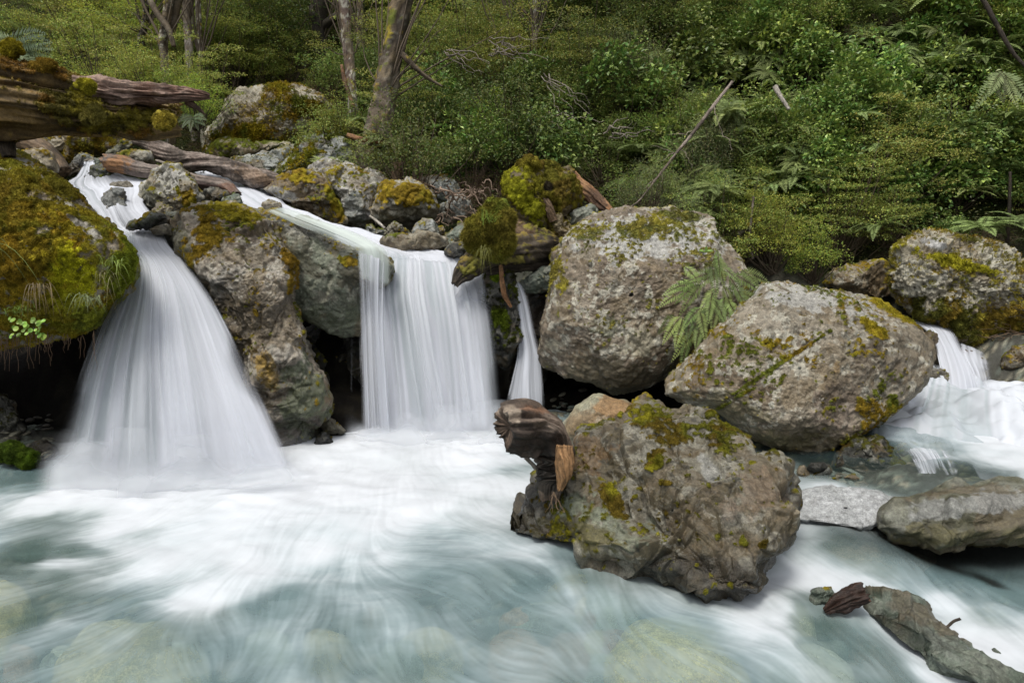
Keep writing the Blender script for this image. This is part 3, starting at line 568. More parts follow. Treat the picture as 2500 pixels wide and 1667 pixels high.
rock('rock', 'pale green slab half out of the foam right of the tall grey boulder', 'rock',
     [(780,1040),(790,1018),(805,1015),(832,1042),(845,1058),(800,1062)], 7.35, front=0.08, back=0.3, pal='green', seed=83, amp=0.01, nfac=2, wetall=0.4, smooth_outline=False)
rock('rock', 'black wet stone in the foam at the foot of the tall grey boulder', 'rock',
     [(762,1090),(775,1062),(790,1052),(805,1065),(822,1090),(800,1100)], 7.1, front=0.1, back=0.3, pal='dark', seed=84, amp=0.02, nfac=3, wetall=1.0)
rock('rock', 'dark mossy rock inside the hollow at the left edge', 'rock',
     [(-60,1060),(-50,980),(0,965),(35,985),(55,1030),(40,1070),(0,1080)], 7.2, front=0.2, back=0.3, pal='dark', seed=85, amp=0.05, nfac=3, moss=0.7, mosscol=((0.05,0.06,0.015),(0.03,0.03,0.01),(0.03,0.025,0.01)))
rock('rock', 'brown wet stone under the left skirt of the big waterfall', 'rock',
     [(60,1130),(70,1095),(100,1078),(135,1090),(140,1130),(100,1145)], 6.85, front=0.15, back=0.2, pal='dark', seed=86, amp=0.03, nfac=3, wetall=0.8, patches=[((0.10,0.075,0.04),90,1110,60,40,0,.8)])
# stones at the edge of the clear pool
shore = [([(1945,1180),(1948,1140),(1965,1135),(1976,1155),(1974,1182)], 'upright olive stone at the pool edge behind the brown boulder'),
 ([(1980,1182),(1995,1155),(2022,1138),(2030,1150),(2012,1180)], 'tilted blue grey stone at the edge of the clear pool'),
 ([(1965,1150),(1975,1128),(2010,1128),(2030,1140),(2000,1152)], 'flat dark stone behind the tilted blue grey one'),
 ([(2030,1170),(2042,1158),(2060,1162),(2065,1176),(2045,1182)], 'small mint green stone beside the clear pool'),
 ([(2060,1165),(2075,1160),(2095,1168),(2085,1176)], 'thin pale stone lying at the waterline of the clear pool'),
 ([(2066,1190),(2085,1180),(2105,1186),(2108,1198),(2080,1200)], 'pale green stone just under the surface of the clear pool'),
 ([(2040,1140),(2045,1118),(2056,1110),(2060,1135)], 'small pointed stone in the shadow of the massive boulder')]
for i, (o, lab) in enumerate(shore):
    rock('stone', lab, 'stone', o, 5.75 if i < 3 else 5.65, front=0.06, back=0.1, pal=['tan', 'slate', 'dark', 'green', 'tan', 'green', 'dark'][i], seed=90 + i, amp=0.008, fine=0.003, crack=0.003, nfac=3, wetall=0.4, smooth_outline=i > 2, lichen=0.1)
# rocks that show through the shallow foreground water
sub = [([(1490,1600),(1550,1560),(1650,1545),(1730,1570),(1790,1640),(1820,1720),(1600,1740),(1480,1680)], 3.45, ((0.50,0.48,0.16),(0.62,0.60,0.26),(0.36,0.28,0.08)), 'yellow green submerged boulder at the bottom of the photo'),
 ([(1410,1500),(1450,1465),(1530,1460),(1570,1510),(1560,1570),(1470,1590)], 3.95, ((0.30,0.40,0.30),(0.42,0.52,0.42),(0.2,0.27,0.2)), 'green submerged boulder in front of the brown boulder'),
 ([(1840,1560),(1890,1520),(1960,1530),(1990,1580),(1940,1625),(1860,1610)], 3.7, ((0.42,0.46,0.28),(0.52,0.55,0.36),(0.3,0.3,0.16)), 'pale yellow submerged rock left of the sunken brown log'),
 ([(1850,1640),(1950,1610),(2050,1650),(2080,1740),(1900,1760)], 3.4, ((0.36,0.42,0.30),(0.46,0.52,0.40),(0.25,0.28,0.18)), 'pale green submerged rock at the bottom edge beside the sunken log'),
 ([(-80,1560),(-60,1470),(20,1450),(80,1490),(60,1560),(0,1600)], 3.9, ((0.50,0.46,0.20),(0.60,0.56,0.28),(0.35,0.28,0.1)), 'pale yellow submerged boulder at the left edge'),
 ([(130,1650),(200,1570),(330,1545),(480,1580),(520,1660),(440,1740),(160,1740)], 3.5, ((0.40,0.38,0.18),(0.50,0.48,0.26),(0.28,0.24,0.1)), 'broad olive yellow submerged rock at the bottom left'),
 ([(1900,1320),(1990,1290),(2150,1330),(2260,1390),(2280,1420),(2150,1440),(2000,1400)], 4.5, ((0.42,0.33,0.20),(0.50,0.42,0.28),(0.3,0.22,0.12)), 'orange brown submerged slab under the fast water right of the brown boulder'),
 ([(1870,1400),(1900,1388),(1930,1395),(1925,1410),(1880,1412)], 4.35, 'brown', 'small brown submerged stone behind the brown boulder')]
def mound(name, label, o, zt, zb, pal, seed, rim=None):
    """a rounded stone lying on the stream bed; its plan outline is where it shows through the water"""
    o = np.array([W(x, y, zb)[:2] for x, y in o]); c = o.mean(0); q = spline(np.vstack([o, o[:1]]), 200); d = q - c; th = np.arctan2(d[:, 1], d[:, 0]); r = np.hypot(d[:, 0], d[:, 1]); s_ = np.argsort(th); th = th[s_]; r = r[s_]
    nu, nv = 120, 50; T = np.linspace(-np.pi, np.pi, nu, endpoint=False); R = np.interp(T, np.concatenate([th - 2 * np.pi, th, th + 2 * np.pi]), np.tile(r, 3))
    al = np.linspace(.01, 2.6, nv)[:, None]; s = np.sin(al) ** .8 * np.where(al > np.pi / 2, 1, 1); G = np.stack([c[0] + s * R * np.cos(T), c[1] + s * R * np.sin(T), zb + (zt - zb) * np.sign(np.cos(al)) * np.abs(np.cos(al)) ** .7 + 0 * R * s], -1)
    p = G.reshape(-1, 3); n = grid_normals(G).reshape(-1, 3); n *= np.sign(np.sum(n * (p - np.array([c[0], c[1], zb])), 1).mean()); p = p + n * (.03 * fbm(p * 4, 3, seed))[:, None]
    col, mo, wet = color_surface(p, n, pal, seed, moss=-1, lichen=0, speck=.2)
    me = mesh_np(name, p, grid_quads(nu, nv, True), attrs={'col': col, 'moss': mo, 'wet': wet}); ob = mobj(name, me, M_ROCK, origin=[c[0], c[1], p[:, 2].min()]); tag(ob, label, 'rock')
for i, (o, Y, pal, lab) in enumerate(sub):
    pal = PAL[pal] if isinstance(pal, str) else pal
    mound('submerged_rock', lab, o, [-.15, -.15, -.15, -.18, -.17, -.19, -.05, -.03][i], -.4, tuple(tuple(min(.8, v * 1.15) for v in c) for c in pal), 110 + i)
mound('sunken_log', 'brown waterlogged trunk showing through the fast water left of the long green rock', [(2000,1490),(2060,1482),(2160,1530),(2250,1600),(2300,1660),(2280,1690),(2220,1660),(2120,1590),(2025,1530)], -.115, -.35, ((0.34,0.17,0.08),(0.42,0.25,0.14),(0.16,0.08,0.04)), 125)

rs = np.random.RandomState(12)
for k in range(34):
    x, y = [(rs.uniform(1150, 2000), rs.uniform(1500, 1680)), (rs.uniform(-40, 1100), rs.uniform(1540, 1690)), (rs.uniform(1350, 1500), rs.uniform(1420, 1560))][k % 3 if k % 5 else 0]
    r = rs.uniform(22, 60); a_ = np.linspace(0, 2 * np.pi, 8)[:-1] + rs.uniform(0, 1); rr = r * rs.uniform(.7, 1.2, 7); side = 'left' if x < 800 else ('middle' if x < 1450 else 'right')
    pc = [((0.30,0.36,0.26),(0.42,0.48,0.36),(0.2,0.25,0.18)), ((0.46,0.43,0.16),(0.56,0.52,0.26),(0.3,0.26,0.1)), ((0.14,0.17,0.13),(0.2,0.24,0.19),(0.08,0.1,0.08)), ((0.30,0.20,0.12),(0.38,0.28,0.18),(0.18,0.12,0.07))][rs.randint(4)]
    mound('submerged_stone', 'blurred stone on the bed under the foreground water, bottom ' + side, np.stack([x + rr * 1.5 * np.cos(a_), y + rr * .7 * np.sin(a_)], -1), -.2 - rs.uniform(0, .08), -.42, pc, 400 + k)
    COL.objects[-1]['group'] = 'submerged stones in the foreground'

rock('rock', 'added dark rock filling the gap under the shaggy mossed boulder at the right edge', 'rock',
     [(2385,860),(2420,822),(2500,805),(2640,800),(2660,900),(2580,950),(2470,938),(2410,905)], 9.25, front=0.3, back=0.5, pal='dark', seed=190, amp=0.08, nfac=4, wetall=0.6, moss=0.4, mosscol=((0.07,0.07,0.015),(0.04,0.04,0.01),(0.06,0.04,0.01)))  # added rock; its dark palette stands in for a shaded gap
# ---------------------------------------------------------------- ground
def shepard(ctrl, vals, X, Y, power=2.2, eps=0.02):
    num = 0; den = 0
    for (cx, cy), v in zip(ctrl, vals):
        d2 = (X - cx) ** 2 + (Y - cy) ** 2
        wgt = 1.0 / (d2 + eps) ** power
        num = num + wgt[..., None] * np.atleast_1d(v); den = den + wgt
    return num / den[..., None]
def terrain():
    T = []
    def t(px, py, Y): q = P(px, py, Y); T.append((q[0], q[1], q[2]))
    def g(x, y, z): T.append((x, y, z))
    for q in [(-5,2,-.7),(-3,3.6,-.6),(0,3,-.7),(2,2.5,-.8),(3,3.6,-.6),(4,2,-.9),(-3.4,5.2,-.5),(-1,5.4,-.6),(0.5,5.6,-.5),(1.6,5.2,-.4),(2.2,4.2,-.45),(3.2,4.6,-.35),
              (-5.4,6.3,-.1),(-4.9,6.9,.04),(-4.4,7.0,.06),(-5.6,7.4,.1),(-4.4,6.0,-.3),(-2.5,6.6,-.3),(-1,7.2,-.3),(0.2,7.8,-.2),(0.6,7.4,-.02),(1.3,7.2,.0),(1.5,8.0,.05),
              (-4.9,8.2,.3),(-3,8.2,.0),(-1.4,8.6,.0),(0,8.9,.0),(1,9.2,.2),(-6.5,8.4,.6),
              (-5.4,8.9,1.6),(-4.4,8.8,1.5),(-3.6,8.6,1.6),(-2.2,9.4,1.8),(-0.6,9.6,1.7),(0.6,9.8,1.7),(1.6,10.2,1.6),(2.6,9.6,1.1),(3.2,9.4,.9),
              (2.4,6.6,.02),(2.9,5.9,.08),(3.5,5.9,.08),(3.9,5.4,.0),(3.0,7.4,.1),(4.2,6.6,.1),(4.4,7.6,.1),(5.2,8.2,.2),(5.4,6.6,.0),(4.6,9.2,.5),(5.8,9.6,.8),(7.2,9.5,1.2),(7.5,7.5,1.0),(6.8,5.4,.3),(5.2,4.4,-.4),(6,3,-.5),(-7,6,.8),(-7,4,.6),(-6,2.6,.2)]: g(*q)
    for q in [(230,470,10.2),(260,420,10.9),(330,470,9.6),(180,430,11.2),(600,480,10.4),(700,520,9.8),(560,440,11.3),(820,575,9.4),(960,600,9.4),(1120,600,9.4),
              (480,430,12.0),(380,400,12.6),(560,400,14.5),(200,380,13.5),(30,330,14),(700,380,15.5),(850,400,13),(950,440,12),(1080,460,12.2),(1150,500,11.4),(1250,480,11.2),(1400,520,10.8),
              (620,200,21),(800,240,19),(400,240,22),(200,230,24),(0,230,25),(-200,200,22),(900,300,15),(1000,380,13.2),(1100,400,13),(1250,400,13),(1500,480,12),(1700,500,11.6),(1900,600,11.2),(2000,640,11.2),(2200,560,11.6),(2400,540,12),(2600,600,11.5),
              (800,100,27),(400,100,32),(100,60,36),(-200,50,32),(1300,200,17),(1100,200,20),(1500,200,16),(1800,250,14.5),(2000,300,13.8),(2400,300,13.2),(2600,300,12.6),(1300,0,21),(1600,0,18.5),(1900,0,17),(2300,0,16),(2600,0,15),
              (1000,0,27),(700,-20,36),(300,-60,44),(-100,-60,46),(1300,-200,27),(1700,-200,23),(2200,-200,20),(2700,-200,18),(800,-200,44),(200,-250,60),(-300,-200,55)]:
        t(*q)
        if (q[2] < 11.5 and q[0] < 1000): T[-1] = (T[-1][0], T[-1][1], T[-1][2] - .3)
    T = np.array(T); T[:, 2] -= np.where(T[:, 1] > 9.2, 0.25, 0)
    nY, nX = 460, 420
    yy = 0.8 * (64 / 0.8) ** np.linspace(0, 1, nY)
    kk = np.linspace(-1.35, 1.35, nX)
    Yg, K = np.meshgrid(yy, kk, indexing='ij'); Xg = K * (Yg + 1.0)
    # weights scaled with distance so that far, sparse points spread further
    z = shepard([(a[0], a[1]) for a in T], [a[2] for a in T], Xg, Yg, 2.0, 0.05)[..., 0]
    p = np.stack([Xg, Yg, z], -1)
    z = z + 0.10 * fbm(p * 1.3, 4, 5) * np.clip(Yg / 8, .6, 3) + 0.02 * fbm(p * 8, 3, 6)
    # cobbles on the gravel and the bed
    d, s2, cid = worley(np.stack([Xg * 9, Yg * 9, z * 0], -1), 31)
    flat = (1 - ss(8.0, 8.6, Yg))
    z = z + flat * 0.035 * np.clip(1 - d * 1.5, 0, 1) * (0.6 + 0.4 * cid)
    p = np.stack([Xg, Yg, z], -1)
    n = grid_normals(p, False); n = n * np.sign(n[..., 2:3])
    n2 = fbm(p * 1.2, 4, 8); n3 = fbm(p * 7, 3, 9)
    bed = np.zeros(p.shape) + np.array([0.20, 0.23, 0.19])
    bed = mixc(bed, (0.34, 0.32, 0.24), ss(-.1, .5, cid)); bed = mixc(bed, (0.10, 0.12, 0.10), ss(.1, .8, -cid)); bed = mixc(bed, (0.35, 0.35, 0.15), ss(.1, .5, n2) * .6)
    bed = mixc(bed, (0.05, 0.05, 0.04), ss(0.32, 0.5, d))
    forest = mixc(np.zeros(p.shape) + np.array([0.045, 0.035, 0.02]), (0.035, 0.05, 0.015), ss(-.3, .3, n2 + .5 * n3))
    hollow_shade = np.zeros(p.shape) + np.array([0.007, 0.006, 0.005]); hollow_shade = mixc(hollow_shade, (0.015, 0.013, 0.009), ss(-.1, .5, n3))
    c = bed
    dark = ss(7.15, 7.5, Yg) * (1 - ss(9.0, 10.5, Yg)) * (1 - ss(2.5, 3.6, Xg)); c = c * (1 - dark[..., None]) + hollow_shade * dark[..., None]  # ground blackened here: shade of the hollows put into its colour
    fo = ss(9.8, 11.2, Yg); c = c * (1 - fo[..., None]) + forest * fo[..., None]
    wet = (0.5 * (1 - fo) * (1 - dark)).ravel(); moss = np.maximum(fo, dark).ravel() * 0.95  # moss value here only makes forest floor and darkened hollows matt
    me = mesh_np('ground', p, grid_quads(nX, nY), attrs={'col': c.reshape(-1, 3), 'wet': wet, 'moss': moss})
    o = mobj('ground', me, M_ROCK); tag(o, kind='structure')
    return yy, kk, z
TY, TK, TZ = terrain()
def ground_z(x, y):
    k = x / (y + 1.0); i = np.clip(np.searchsorted(TY, y), 1, len(TY) - 1); j = np.clip(np.searchsorted(TK, k), 1, len(TK) - 1)
    return TZ[i, j]

# ---------------------------------------------------------------- the pool: one sheet with flow streaks
FOAM = np.array([0.57, 0.60, 0.65])
def pool():
    zc = [(100,1250,0),(600,1200,0.02),(1100,1120,0.02),(900,1060,0.02),(300,1140,.0),(60,1140,0),(1200,1300,0),(1100,1200,0.02),(700,1500,-.01),(100,1600,-.01),(1300,1550,-.02),(1700,1550,-.05),(1200,1650,-.04),(1500,1420,-.01),(1850,1500,-.06),
          (1400,1100,.0),(2100,1150,.22),(2000,1165,.22),(2300,1185,.2),(2450,1160,.22),(1900,1180,.2),(2050,1300,.06),(1950,1330,.03),(2150,1350,.03),(2150,1420,-.06),(1900,1450,-.05),(2300,1450,-.1),(2450,1500,-.12),(2450,1400,-.14),(2300,1360,-.14),(2300,1640,-.16),(2500,1600,-.14),(2050,1560,-.09),
          (2300,1000,.3),(2450,1000,.33),(2200,1040,.28),(2480,1090,.24),(2350,900,.3)]
    zp = [W(*q) for q in zc]
    fl = [(100,1200,-1,.05),(100,1350,-1,.08),(100,1500,-1,.35),(400,1430,-1,.45),(250,1600,-.9,.5),(550,1600,-.2,.8),(600,1300,-.7,.35),(620,1420,-.7,.6),(760,1430,-.1,.9),(900,1450,.45,.9),(1000,1480,.8,.7),(950,1350,.7,.5),(1100,1330,1,.35),(1300,1380,1,.33),(1500,1450,1,.38),
          (1700,1520,1,.42),(1900,1560,1,.42),(1200,1600,.9,.6),(900,1620,.6,.7),(1500,1620,1,.5),(1800,1640,1,.5),(1100,1150,-.2,.6),(800,1150,-.1,.5),(500,1200,-.5,.4),(2000,1330,1,.35),(2200,1400,1,.5),(2100,1500,1,.5),(2250,1620,1,.6),(2400,1450,1,.4),(2450,1580,1,.5),(1900,1430,1,.3),
          (2400,1000,.6,.5),(2450,1100,.8,.4),(2250,1040,.8,.4),(2150,1150,1,.08),(2350,1180,-1,.1),(2000,1165,1,.02)]
    fp = []; fv = []
    for a, b, dx, dy in fl:
        z = shepard([(q[0], q[1]) for q in zp], [q[2] for q in zp], np.array([W(a, b, 0)[0]]), np.array([W(a, b, 0)[1]]))[0, 0]
        q0 = W(a, b, z); q1 = W(a + dx * 8, b + dy * 8, z); v = (q1 - q0)[:2]; fp.append(q0[:2]); fv.append(v / np.linalg.norm(v))
    fo = [(80,1230,.85),(60,1180,.3),(20,1165,.1),(10,1225,.55),(180,1200,1),(400,1200,1),(700,1200,1.05),(900,1080,1),(900,1200,1),(1150,1100,1),(1200,1200,.8),(1120,1260,.72),(1210,1300,.55),(600,1290,.8),(350,1270,.9),(330,1310,.62),(60,1290,.35),(40,1345,.18),(200,1340,.25),(100,1390,.7),(350,1370,.85),(60,1430,.35),(30,1480,.1),(170,1500,.55),
          (600,1380,.85),(450,1440,.75),(800,1340,.85),(950,1330,.6),(850,1400,.55),(1000,1260,.9),(1050,1330,.5),(1150,1370,.42),(300,1500,.4),(400,1520,.25),(700,1480,.3),(600,1540,.3),(850,1500,.45),(900,1450,.5),(700,1600,.38),(500,1620,.35),(300,1640,.3),(80,1570,.4),(50,1640,.3),(950,1620,.3),(1100,1500,.4),(1000,1560,.3),
          (1200,1450,.4),(1300,1380,.5),(1350,1340,.5),(1250,1410,.25),(1500,1400,.5),(1450,1460,.3),(1650,1470,.45),(1800,1530,.5),(1400,1520,.42),(1300,1580,.4),(1500,1560,.2),(1600,1520,.35),(1250,1650,.35),(1450,1640,.3),(1600,1620,.3),(1750,1600,.35),(1750,1640,.3),(1900,1650,.3),(1900,1540,.42),(2000,1600,.5),(2100,1640,.3),(2050,1540,.25),(2150,1590,.25),
          (1900,1420,.9),(1850,1490,.7),(1960,1490,.75),(2000,1320,.62),(1950,1280,.7),(2100,1270,.85),(2150,1290,.9),(2050,1340,.35),(2150,1380,.3),(2230,1420,.3),(1950,1360,.45),(1900,1380,.55),(2060,1410,.75),(2180,1445,.85),(2280,1390,.1),(2330,1400,.12),(2300,1350,.0),(2400,1370,.0),(2450,1410,.12),(2300,1440,.8),(2400,1450,.6),(2350,1520,.9),(2450,1560,.8),(2480,1480,.6),(2330,1600,.8),(2440,1640,.85),
          (2100,1150,.02),(2000,1165,.0),(2200,1170,.05),(2300,1190,.2),(2350,1165,.5),(2450,1170,.8),(2150,1200,.12),(2450,1000,1),(2300,1000,1),(2180,1060,.9),(2450,1110,.95),(1450,1090,.1),(1350,1100,.4),(2200,1000,1),(2250,1050,1),(2160,1030,1),(2350,1080,1),(2400,1100,1),(2240,1085,.7),(2450,1060,1),(2140,1055,.7),(2380,1130,.9),(2060,1515,.12),(2140,1560,.12),(2220,1610,.15)]
    opx = [W(q[0], q[1], 0) for q in fo]
    nY, nX = 720, 960
    yy = 1.9 * (9.6 / 1.9) ** np.linspace(0, 1, nY); kk = np.linspace(-1.18, 1.18, nX)
    Yg, K = np.meshgrid(yy, kk, indexing='ij'); Xg = K * Yg
    wob = 0.16 * fbm(np.stack([Xg * 1.6, Yg * 1.6, Yg * 0], -1), 4, 70); wob2 = 0.16 * fbm(np.stack([Xg * 1.6, Yg * 1.6, Yg * 0 + 7], -1), 4, 71)
    z = shepard([(q[0], q[1]) for q in zp], [q[2] for q in zp], Xg, Yg, 1.8, 0.02)[..., 0]
    f = shepard([(q[0], q[1]) for q in opx], [q[2] for q in fo], Xg + wob, Yg + wob2, 1.6, 0.006)[..., 0]
    f = f - .09 * ss(4.9, 3.9, Yg) * ss(1.8, 1.2, Xg)
    V = shepard(fp, fv, Xg, Yg, 1.5, 0.05); V /= np.linalg.norm(V, axis=-1, keepdims=True)
    sw = 0.8 * fbm(np.stack([Xg * 1.6, Yg * 1.6, Yg * 0], -1), 4, 77)
    V = np.stack([V[..., 0] * np.cos(sw) - V[..., 1] * np.sin(sw), V[..., 0] * np.sin(sw) + V[..., 1] * np.cos(sw)], -1)
    lr = math.log(9.6 / 1.9)
    def look(x, y):
        i = np.clip(np.log(np.maximum(y, 0.1) / 1.9) / lr * (nY - 1), 0, nY - 1).astype(int); j = np.clip((x / np.maximum(y, .1) + 1.18) / 2.36 * (nX - 1), 0, nX - 1).astype(int)
        return V[i, j]
    def lic(freq, step, n, seed):
        acc = 0
        for sgn in (1, -1):
            x = Xg.copy(); y = Yg.copy()
            for k in range(n):
                v = look(x, y) * sgn; sc = np.clip(Yg / 5, .5, 1.2); x = x + v[..., 0] * step * sc; y = y + v[..., 1] * step * sc
                acc = acc + vn(np.stack([x * freq, y * freq, x * 0 + seed], -1), seed) * (1 - k / n)
        return acc / acc.std()
    L1 = lic(55, 0.014, 11, 3); L2 = lic(22, 0.026, 12, 5); L3 = lic(4.2, 0.07, 12, 9)
    streak = 0.32 * L1 + 0.34 * L2 + 0.5 * L3
    mid = 1 - np.abs(2 * np.clip(f, 0, 1) - 1); mid = np.where((Xg > 1.9) & (Yg > 5.05), mid, np.where(f < .5, np.maximum(mid, .62), mid))
    F = np.clip(f + 0.22 * fbm(np.stack([Xg * 2.0, Yg * 3.2, Yg * 0 + 3], -1), 5, 61) * mid + streak * (0.003 + 0.048 * mid), 0, 1)
    z = z + 0.03 * fbm(np.stack([Xg * 1.5, Yg * 2.5, Yg * 0], -1), 3, 90) * ss(.1, .5, f) + 0.002 * L3 + 0.0012 * L2 * ss(0.02, .2, f) + 0.0004 * L1 * ss(0.02, .2, f)
    # boil at the foot of the falls
    for (bx, by, rr, hh) in ((300,1175,.5,.035),(520,1170,.5,.04),(900,1085,.4,.04),(1100,1090,.4,.04),(700,1150,.3,.03)):
        q = W(bx, by, 0); z = z + hh * np.exp(-((Xg - q[0]) ** 2 + (Yg - q[1]) ** 2) / rr ** 2) * (1 + .6 * fbm(np.stack([Xg * 5, Yg * 5, Yg * 0], -1), 3, 95))
    n2 = fbm(np.stack([Xg * .9, Yg * .9, Yg * 0], -1), 3, 99)
    deep = np.zeros(Xg.shape + (3,)) + np.array([0.135, 0.215, 0.20]); deep = mixc(deep, (0.20, 0.315, 0.335), ss(-.4, .4, n2)); 
    darkr = ss(.1, .0, f) * ss(2.0, 2.4, Xg) * (1 - ss(5.0, 5.2, Yg)); deep = mixc(deep, (0.02, 0.025, 0.025), darkr)  # shade below the ribbed rock, painted into the water colour
    qd = W(2350, 1372, -.14); dm = np.exp(-((Xg - qd[0] - .25) / 1.25) ** 4 - ((Yg - qd[1] - .12) / .36) ** 4); deep = mixc(deep, (0.012, 0.014, 0.013), dm); F = F * (1 - .85 * dm)  # the same painted shade again, as a near-black ellipse
    fo_ = FOAM * (1 + 0.07 * fbm(np.stack([Xg * 2.2, Yg * 3, Yg * 0 + 8], -1), 4, 66) + .05 * fbm(np.stack([Xg * 7, Yg * 9, Yg * 0 + 5], -1), 4, 67) + .004 * streak)[..., None]
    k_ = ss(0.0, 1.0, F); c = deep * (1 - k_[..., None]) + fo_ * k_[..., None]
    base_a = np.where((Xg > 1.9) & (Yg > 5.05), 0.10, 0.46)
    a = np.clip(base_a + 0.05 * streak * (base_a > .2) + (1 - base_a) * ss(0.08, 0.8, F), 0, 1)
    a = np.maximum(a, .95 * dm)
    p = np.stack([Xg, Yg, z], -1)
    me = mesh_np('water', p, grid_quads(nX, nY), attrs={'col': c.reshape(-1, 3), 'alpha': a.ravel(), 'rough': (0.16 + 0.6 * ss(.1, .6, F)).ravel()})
    o = mobj('water', me, M_WATER); tag(o, 'churning white and teal pool water in the foreground', kind='structure')
pool()

# ---------------------------------------------------------------- falling and sliding sheets of water
def sheet(name, label, rows, nu=260, nv=220, seed=1, dens=0.9, fr=(14, 38, 95), amps=(.5, .35, .3), along=1.2, edge=0.07, top=0.04, bottom=0.05, bulge=0.0, dfun=None, contrast=0.35, off=0.0, tint=None, lift=0.012, wave=0.0, cvar=0.5):
    R = np.array([[list(P(*q)) for q in r] for r in rows])            # rows x across x 3
    m = R.shape[1]
    A = np.stack([spline(R[:, k], nv) for k in range(m)], 1)          # nv x m x 3
    G = np.stack([spline(A[i], nu) for i in range(nv)], 0)            # nv x nu x 3
    u = np.linspace(0, 1, nu)[None, :] * np.ones((nv, 1)); v = np.linspace(0, 1, nv)[:, None] * np.ones((1, nu))
    uw = u + 0.012 * vn(np.stack([u * 3, v * 2.2, u * 0 + seed], -1), seed) + 0.045 * vn(np.stack([u * 5, v * .5, u * 0 + seed + 4], -1), seed + 2) + 0.012 * vn(np.stack([u * 17, v * .8, u * 0 + seed], -1), seed + 3)
    s = 0
    for f, a in zip(fr, amps): s = s + a * vn(np.stack([uw * f, v * along * (1 + f / 60) + 0.11 * f, u * 0 + seed * 3.7], -1), seed + int(f))
    s = s / 0.33 * (0.75 + 0.6 * vn(np.stack([u * 4, v * 1.4, u * 0 + 6.1], -1), seed + 5))
    G[..., 1] -= bulge * (1 - (2 * u - 1) ** 2) * np.sin(np.pi * np.clip(v * .9 + .1, 0, 1)) + off
    N = grid_normals(G, False); N *= -np.sign(N[..., 1:2] + 1e-9)
    G = G + N * (lift * s[..., None] * 0.5)
    if wave: G[..., 2] += wave * fbm(G * np.array([2.5, 2.5, 0]), 3, seed)
    en = edge * (1 + .8 * vn(np.stack([v * 7, u * 0, np.round(u) * 5.3], -1), seed + 9)) + 0.25 * edge * vn(np.stack([v * 2, u * 60, u * 0], -1), seed)
    a = dens + contrast * s * 0.35
    if dfun is not None: a = a * dfun(u, v) 
    a = a * ss(0, 1, u / np.maximum(en, .01)) * ss(0, 1, (1 - u) / np.maximum(en, .01)) * ss(0, 1, v / top if top else v + 9) * ss(0, 1, (1 - v) / (bottom * (1 + .5 * s.clip(-1, 1))) if bottom else v + 9)
    a = np.clip(a, 0, 1)
    c0 = np.array(tint if tint is not None else (0.53, 0.555, 0.62))
    c = np.clip(c0 * (1 + 0.08 * s[..., None] * cvar), 0, 0.95)
    c = mixc(c, (0.42, 0.50, 0.53), ss(0.2, 1.4, -s) * 0.6 * cvar)
    me = mesh_np(name, G, grid_quads(nu, nv), attrs={'col': c.reshape(-1, 3), 'alpha': a.ravel(), 'rough': np.full(nu * nv, .62)})
    o = mobj(name, me, M_WATER); tag(o, label, kind='structure'); return o
fall1 = [[(292,556,8.0),(345,561,8.0),(398,562,8.0)],[(298,590,7.6),(352,598,7.62),(415,600,7.62)],[(322,640,7.25),(385,640,7.22),(462,650,7.3)],[(298,700,7.0),(400,700,6.95),(510,712,7.05)],[(248,790,6.8),(400,800,6.72),(562,805,6.85)],
         [(212,880,6.62),(400,890,6.5),(605,895,6.68)],[(178,975,6.45),(400,990,6.32),(650,985,6.5)],[(148,1060,6.33),(400,1075,6.2),(688,1070,6.38)],[(118,1135,6.27),(400,1150,6.1),(716,1135,6.3)],[(95,1190,6.2),(400,1205,6.0),(738,1185,6.2)]]
def d1(u, v): return 1 - ss(.25, 0, v) * 0.25 * (vn(np.stack([u * 9, v * 3, u * 0], -1), 4) > 0) - 0.3 * ss(.16, .0, u) * ss(.3, .8, v)
sheet('waterfall', 'broad skirt shaped waterfall on the left', fall1, 460, 300, 3, dens=0.93, contrast=0.35, bulge=.12, dfun=d1, edge=.09, fr=(7, 19, 55), amps=(.55,.35,.2), cvar=.75, bottom=.10, lift=.008)
sheet('waterfall', 'broad skirt shaped waterfall on the left', fall1, 460, 300, 8, dens=0.22, contrast=0.75, bulge=.16, dfun=d1, edge=.14, off=.06, fr=(12, 40, 110), cvar=.2, bottom=.16, tint=(.60,.63,.69), lift=.008)
fall2 = [[(868,612,8.75),(985,612,8.75),(1150,622,8.8)],[(872,640,8.42),(985,650,8.4),(1176,655,8.5)],[(876,690,8.2),(985,705,8.15),(1190,700,8.28)],[(880,770,8.02),(995,780,7.95),(1203,775,8.1)],[(882,860,7.9),(1005,870,7.8),(1214,865,7.95)],
         [(884,950,7.78),(1015,960,7.68),(1222,950,7.82)],[(884,1030,7.68),(1020,1040,7.58),(1230,1030,7.72)],[(882,1085,7.62),(1020,1100,7.5),(1236,1085,7.65)]]
def d2(u, v):
    gap = np.exp(-((u - .215 + .02 * v) / .03) ** 2) * (1 - ss(.15, .42, v))
    return 1 - .95 * gap - 0.35 * ss(.2, .05, u) - 0.25 * ss(.8, 1, u)
sheet('waterfall', 'straight white waterfall in the middle of the photo', fall2, 400, 280, 21, dens=.92, contrast=.4, bulge=.1, dfun=d2, edge=.10, fr=(6, 17, 50), top=.12, cvar=.75, bottom=.12, lift=.008)
sheet('waterfall', 'straight white waterfall in the middle of the photo', fall2, 400, 280, 27, dens=.2, contrast=.75, bulge=.16, dfun=d2, edge=.14, off=.07, fr=(11, 36, 90), top=.12, cvar=.2, bottom=.18, tint=(.60,.63,.69), lift=.008)
def d3(u, v): return 0.8 + 0 * u
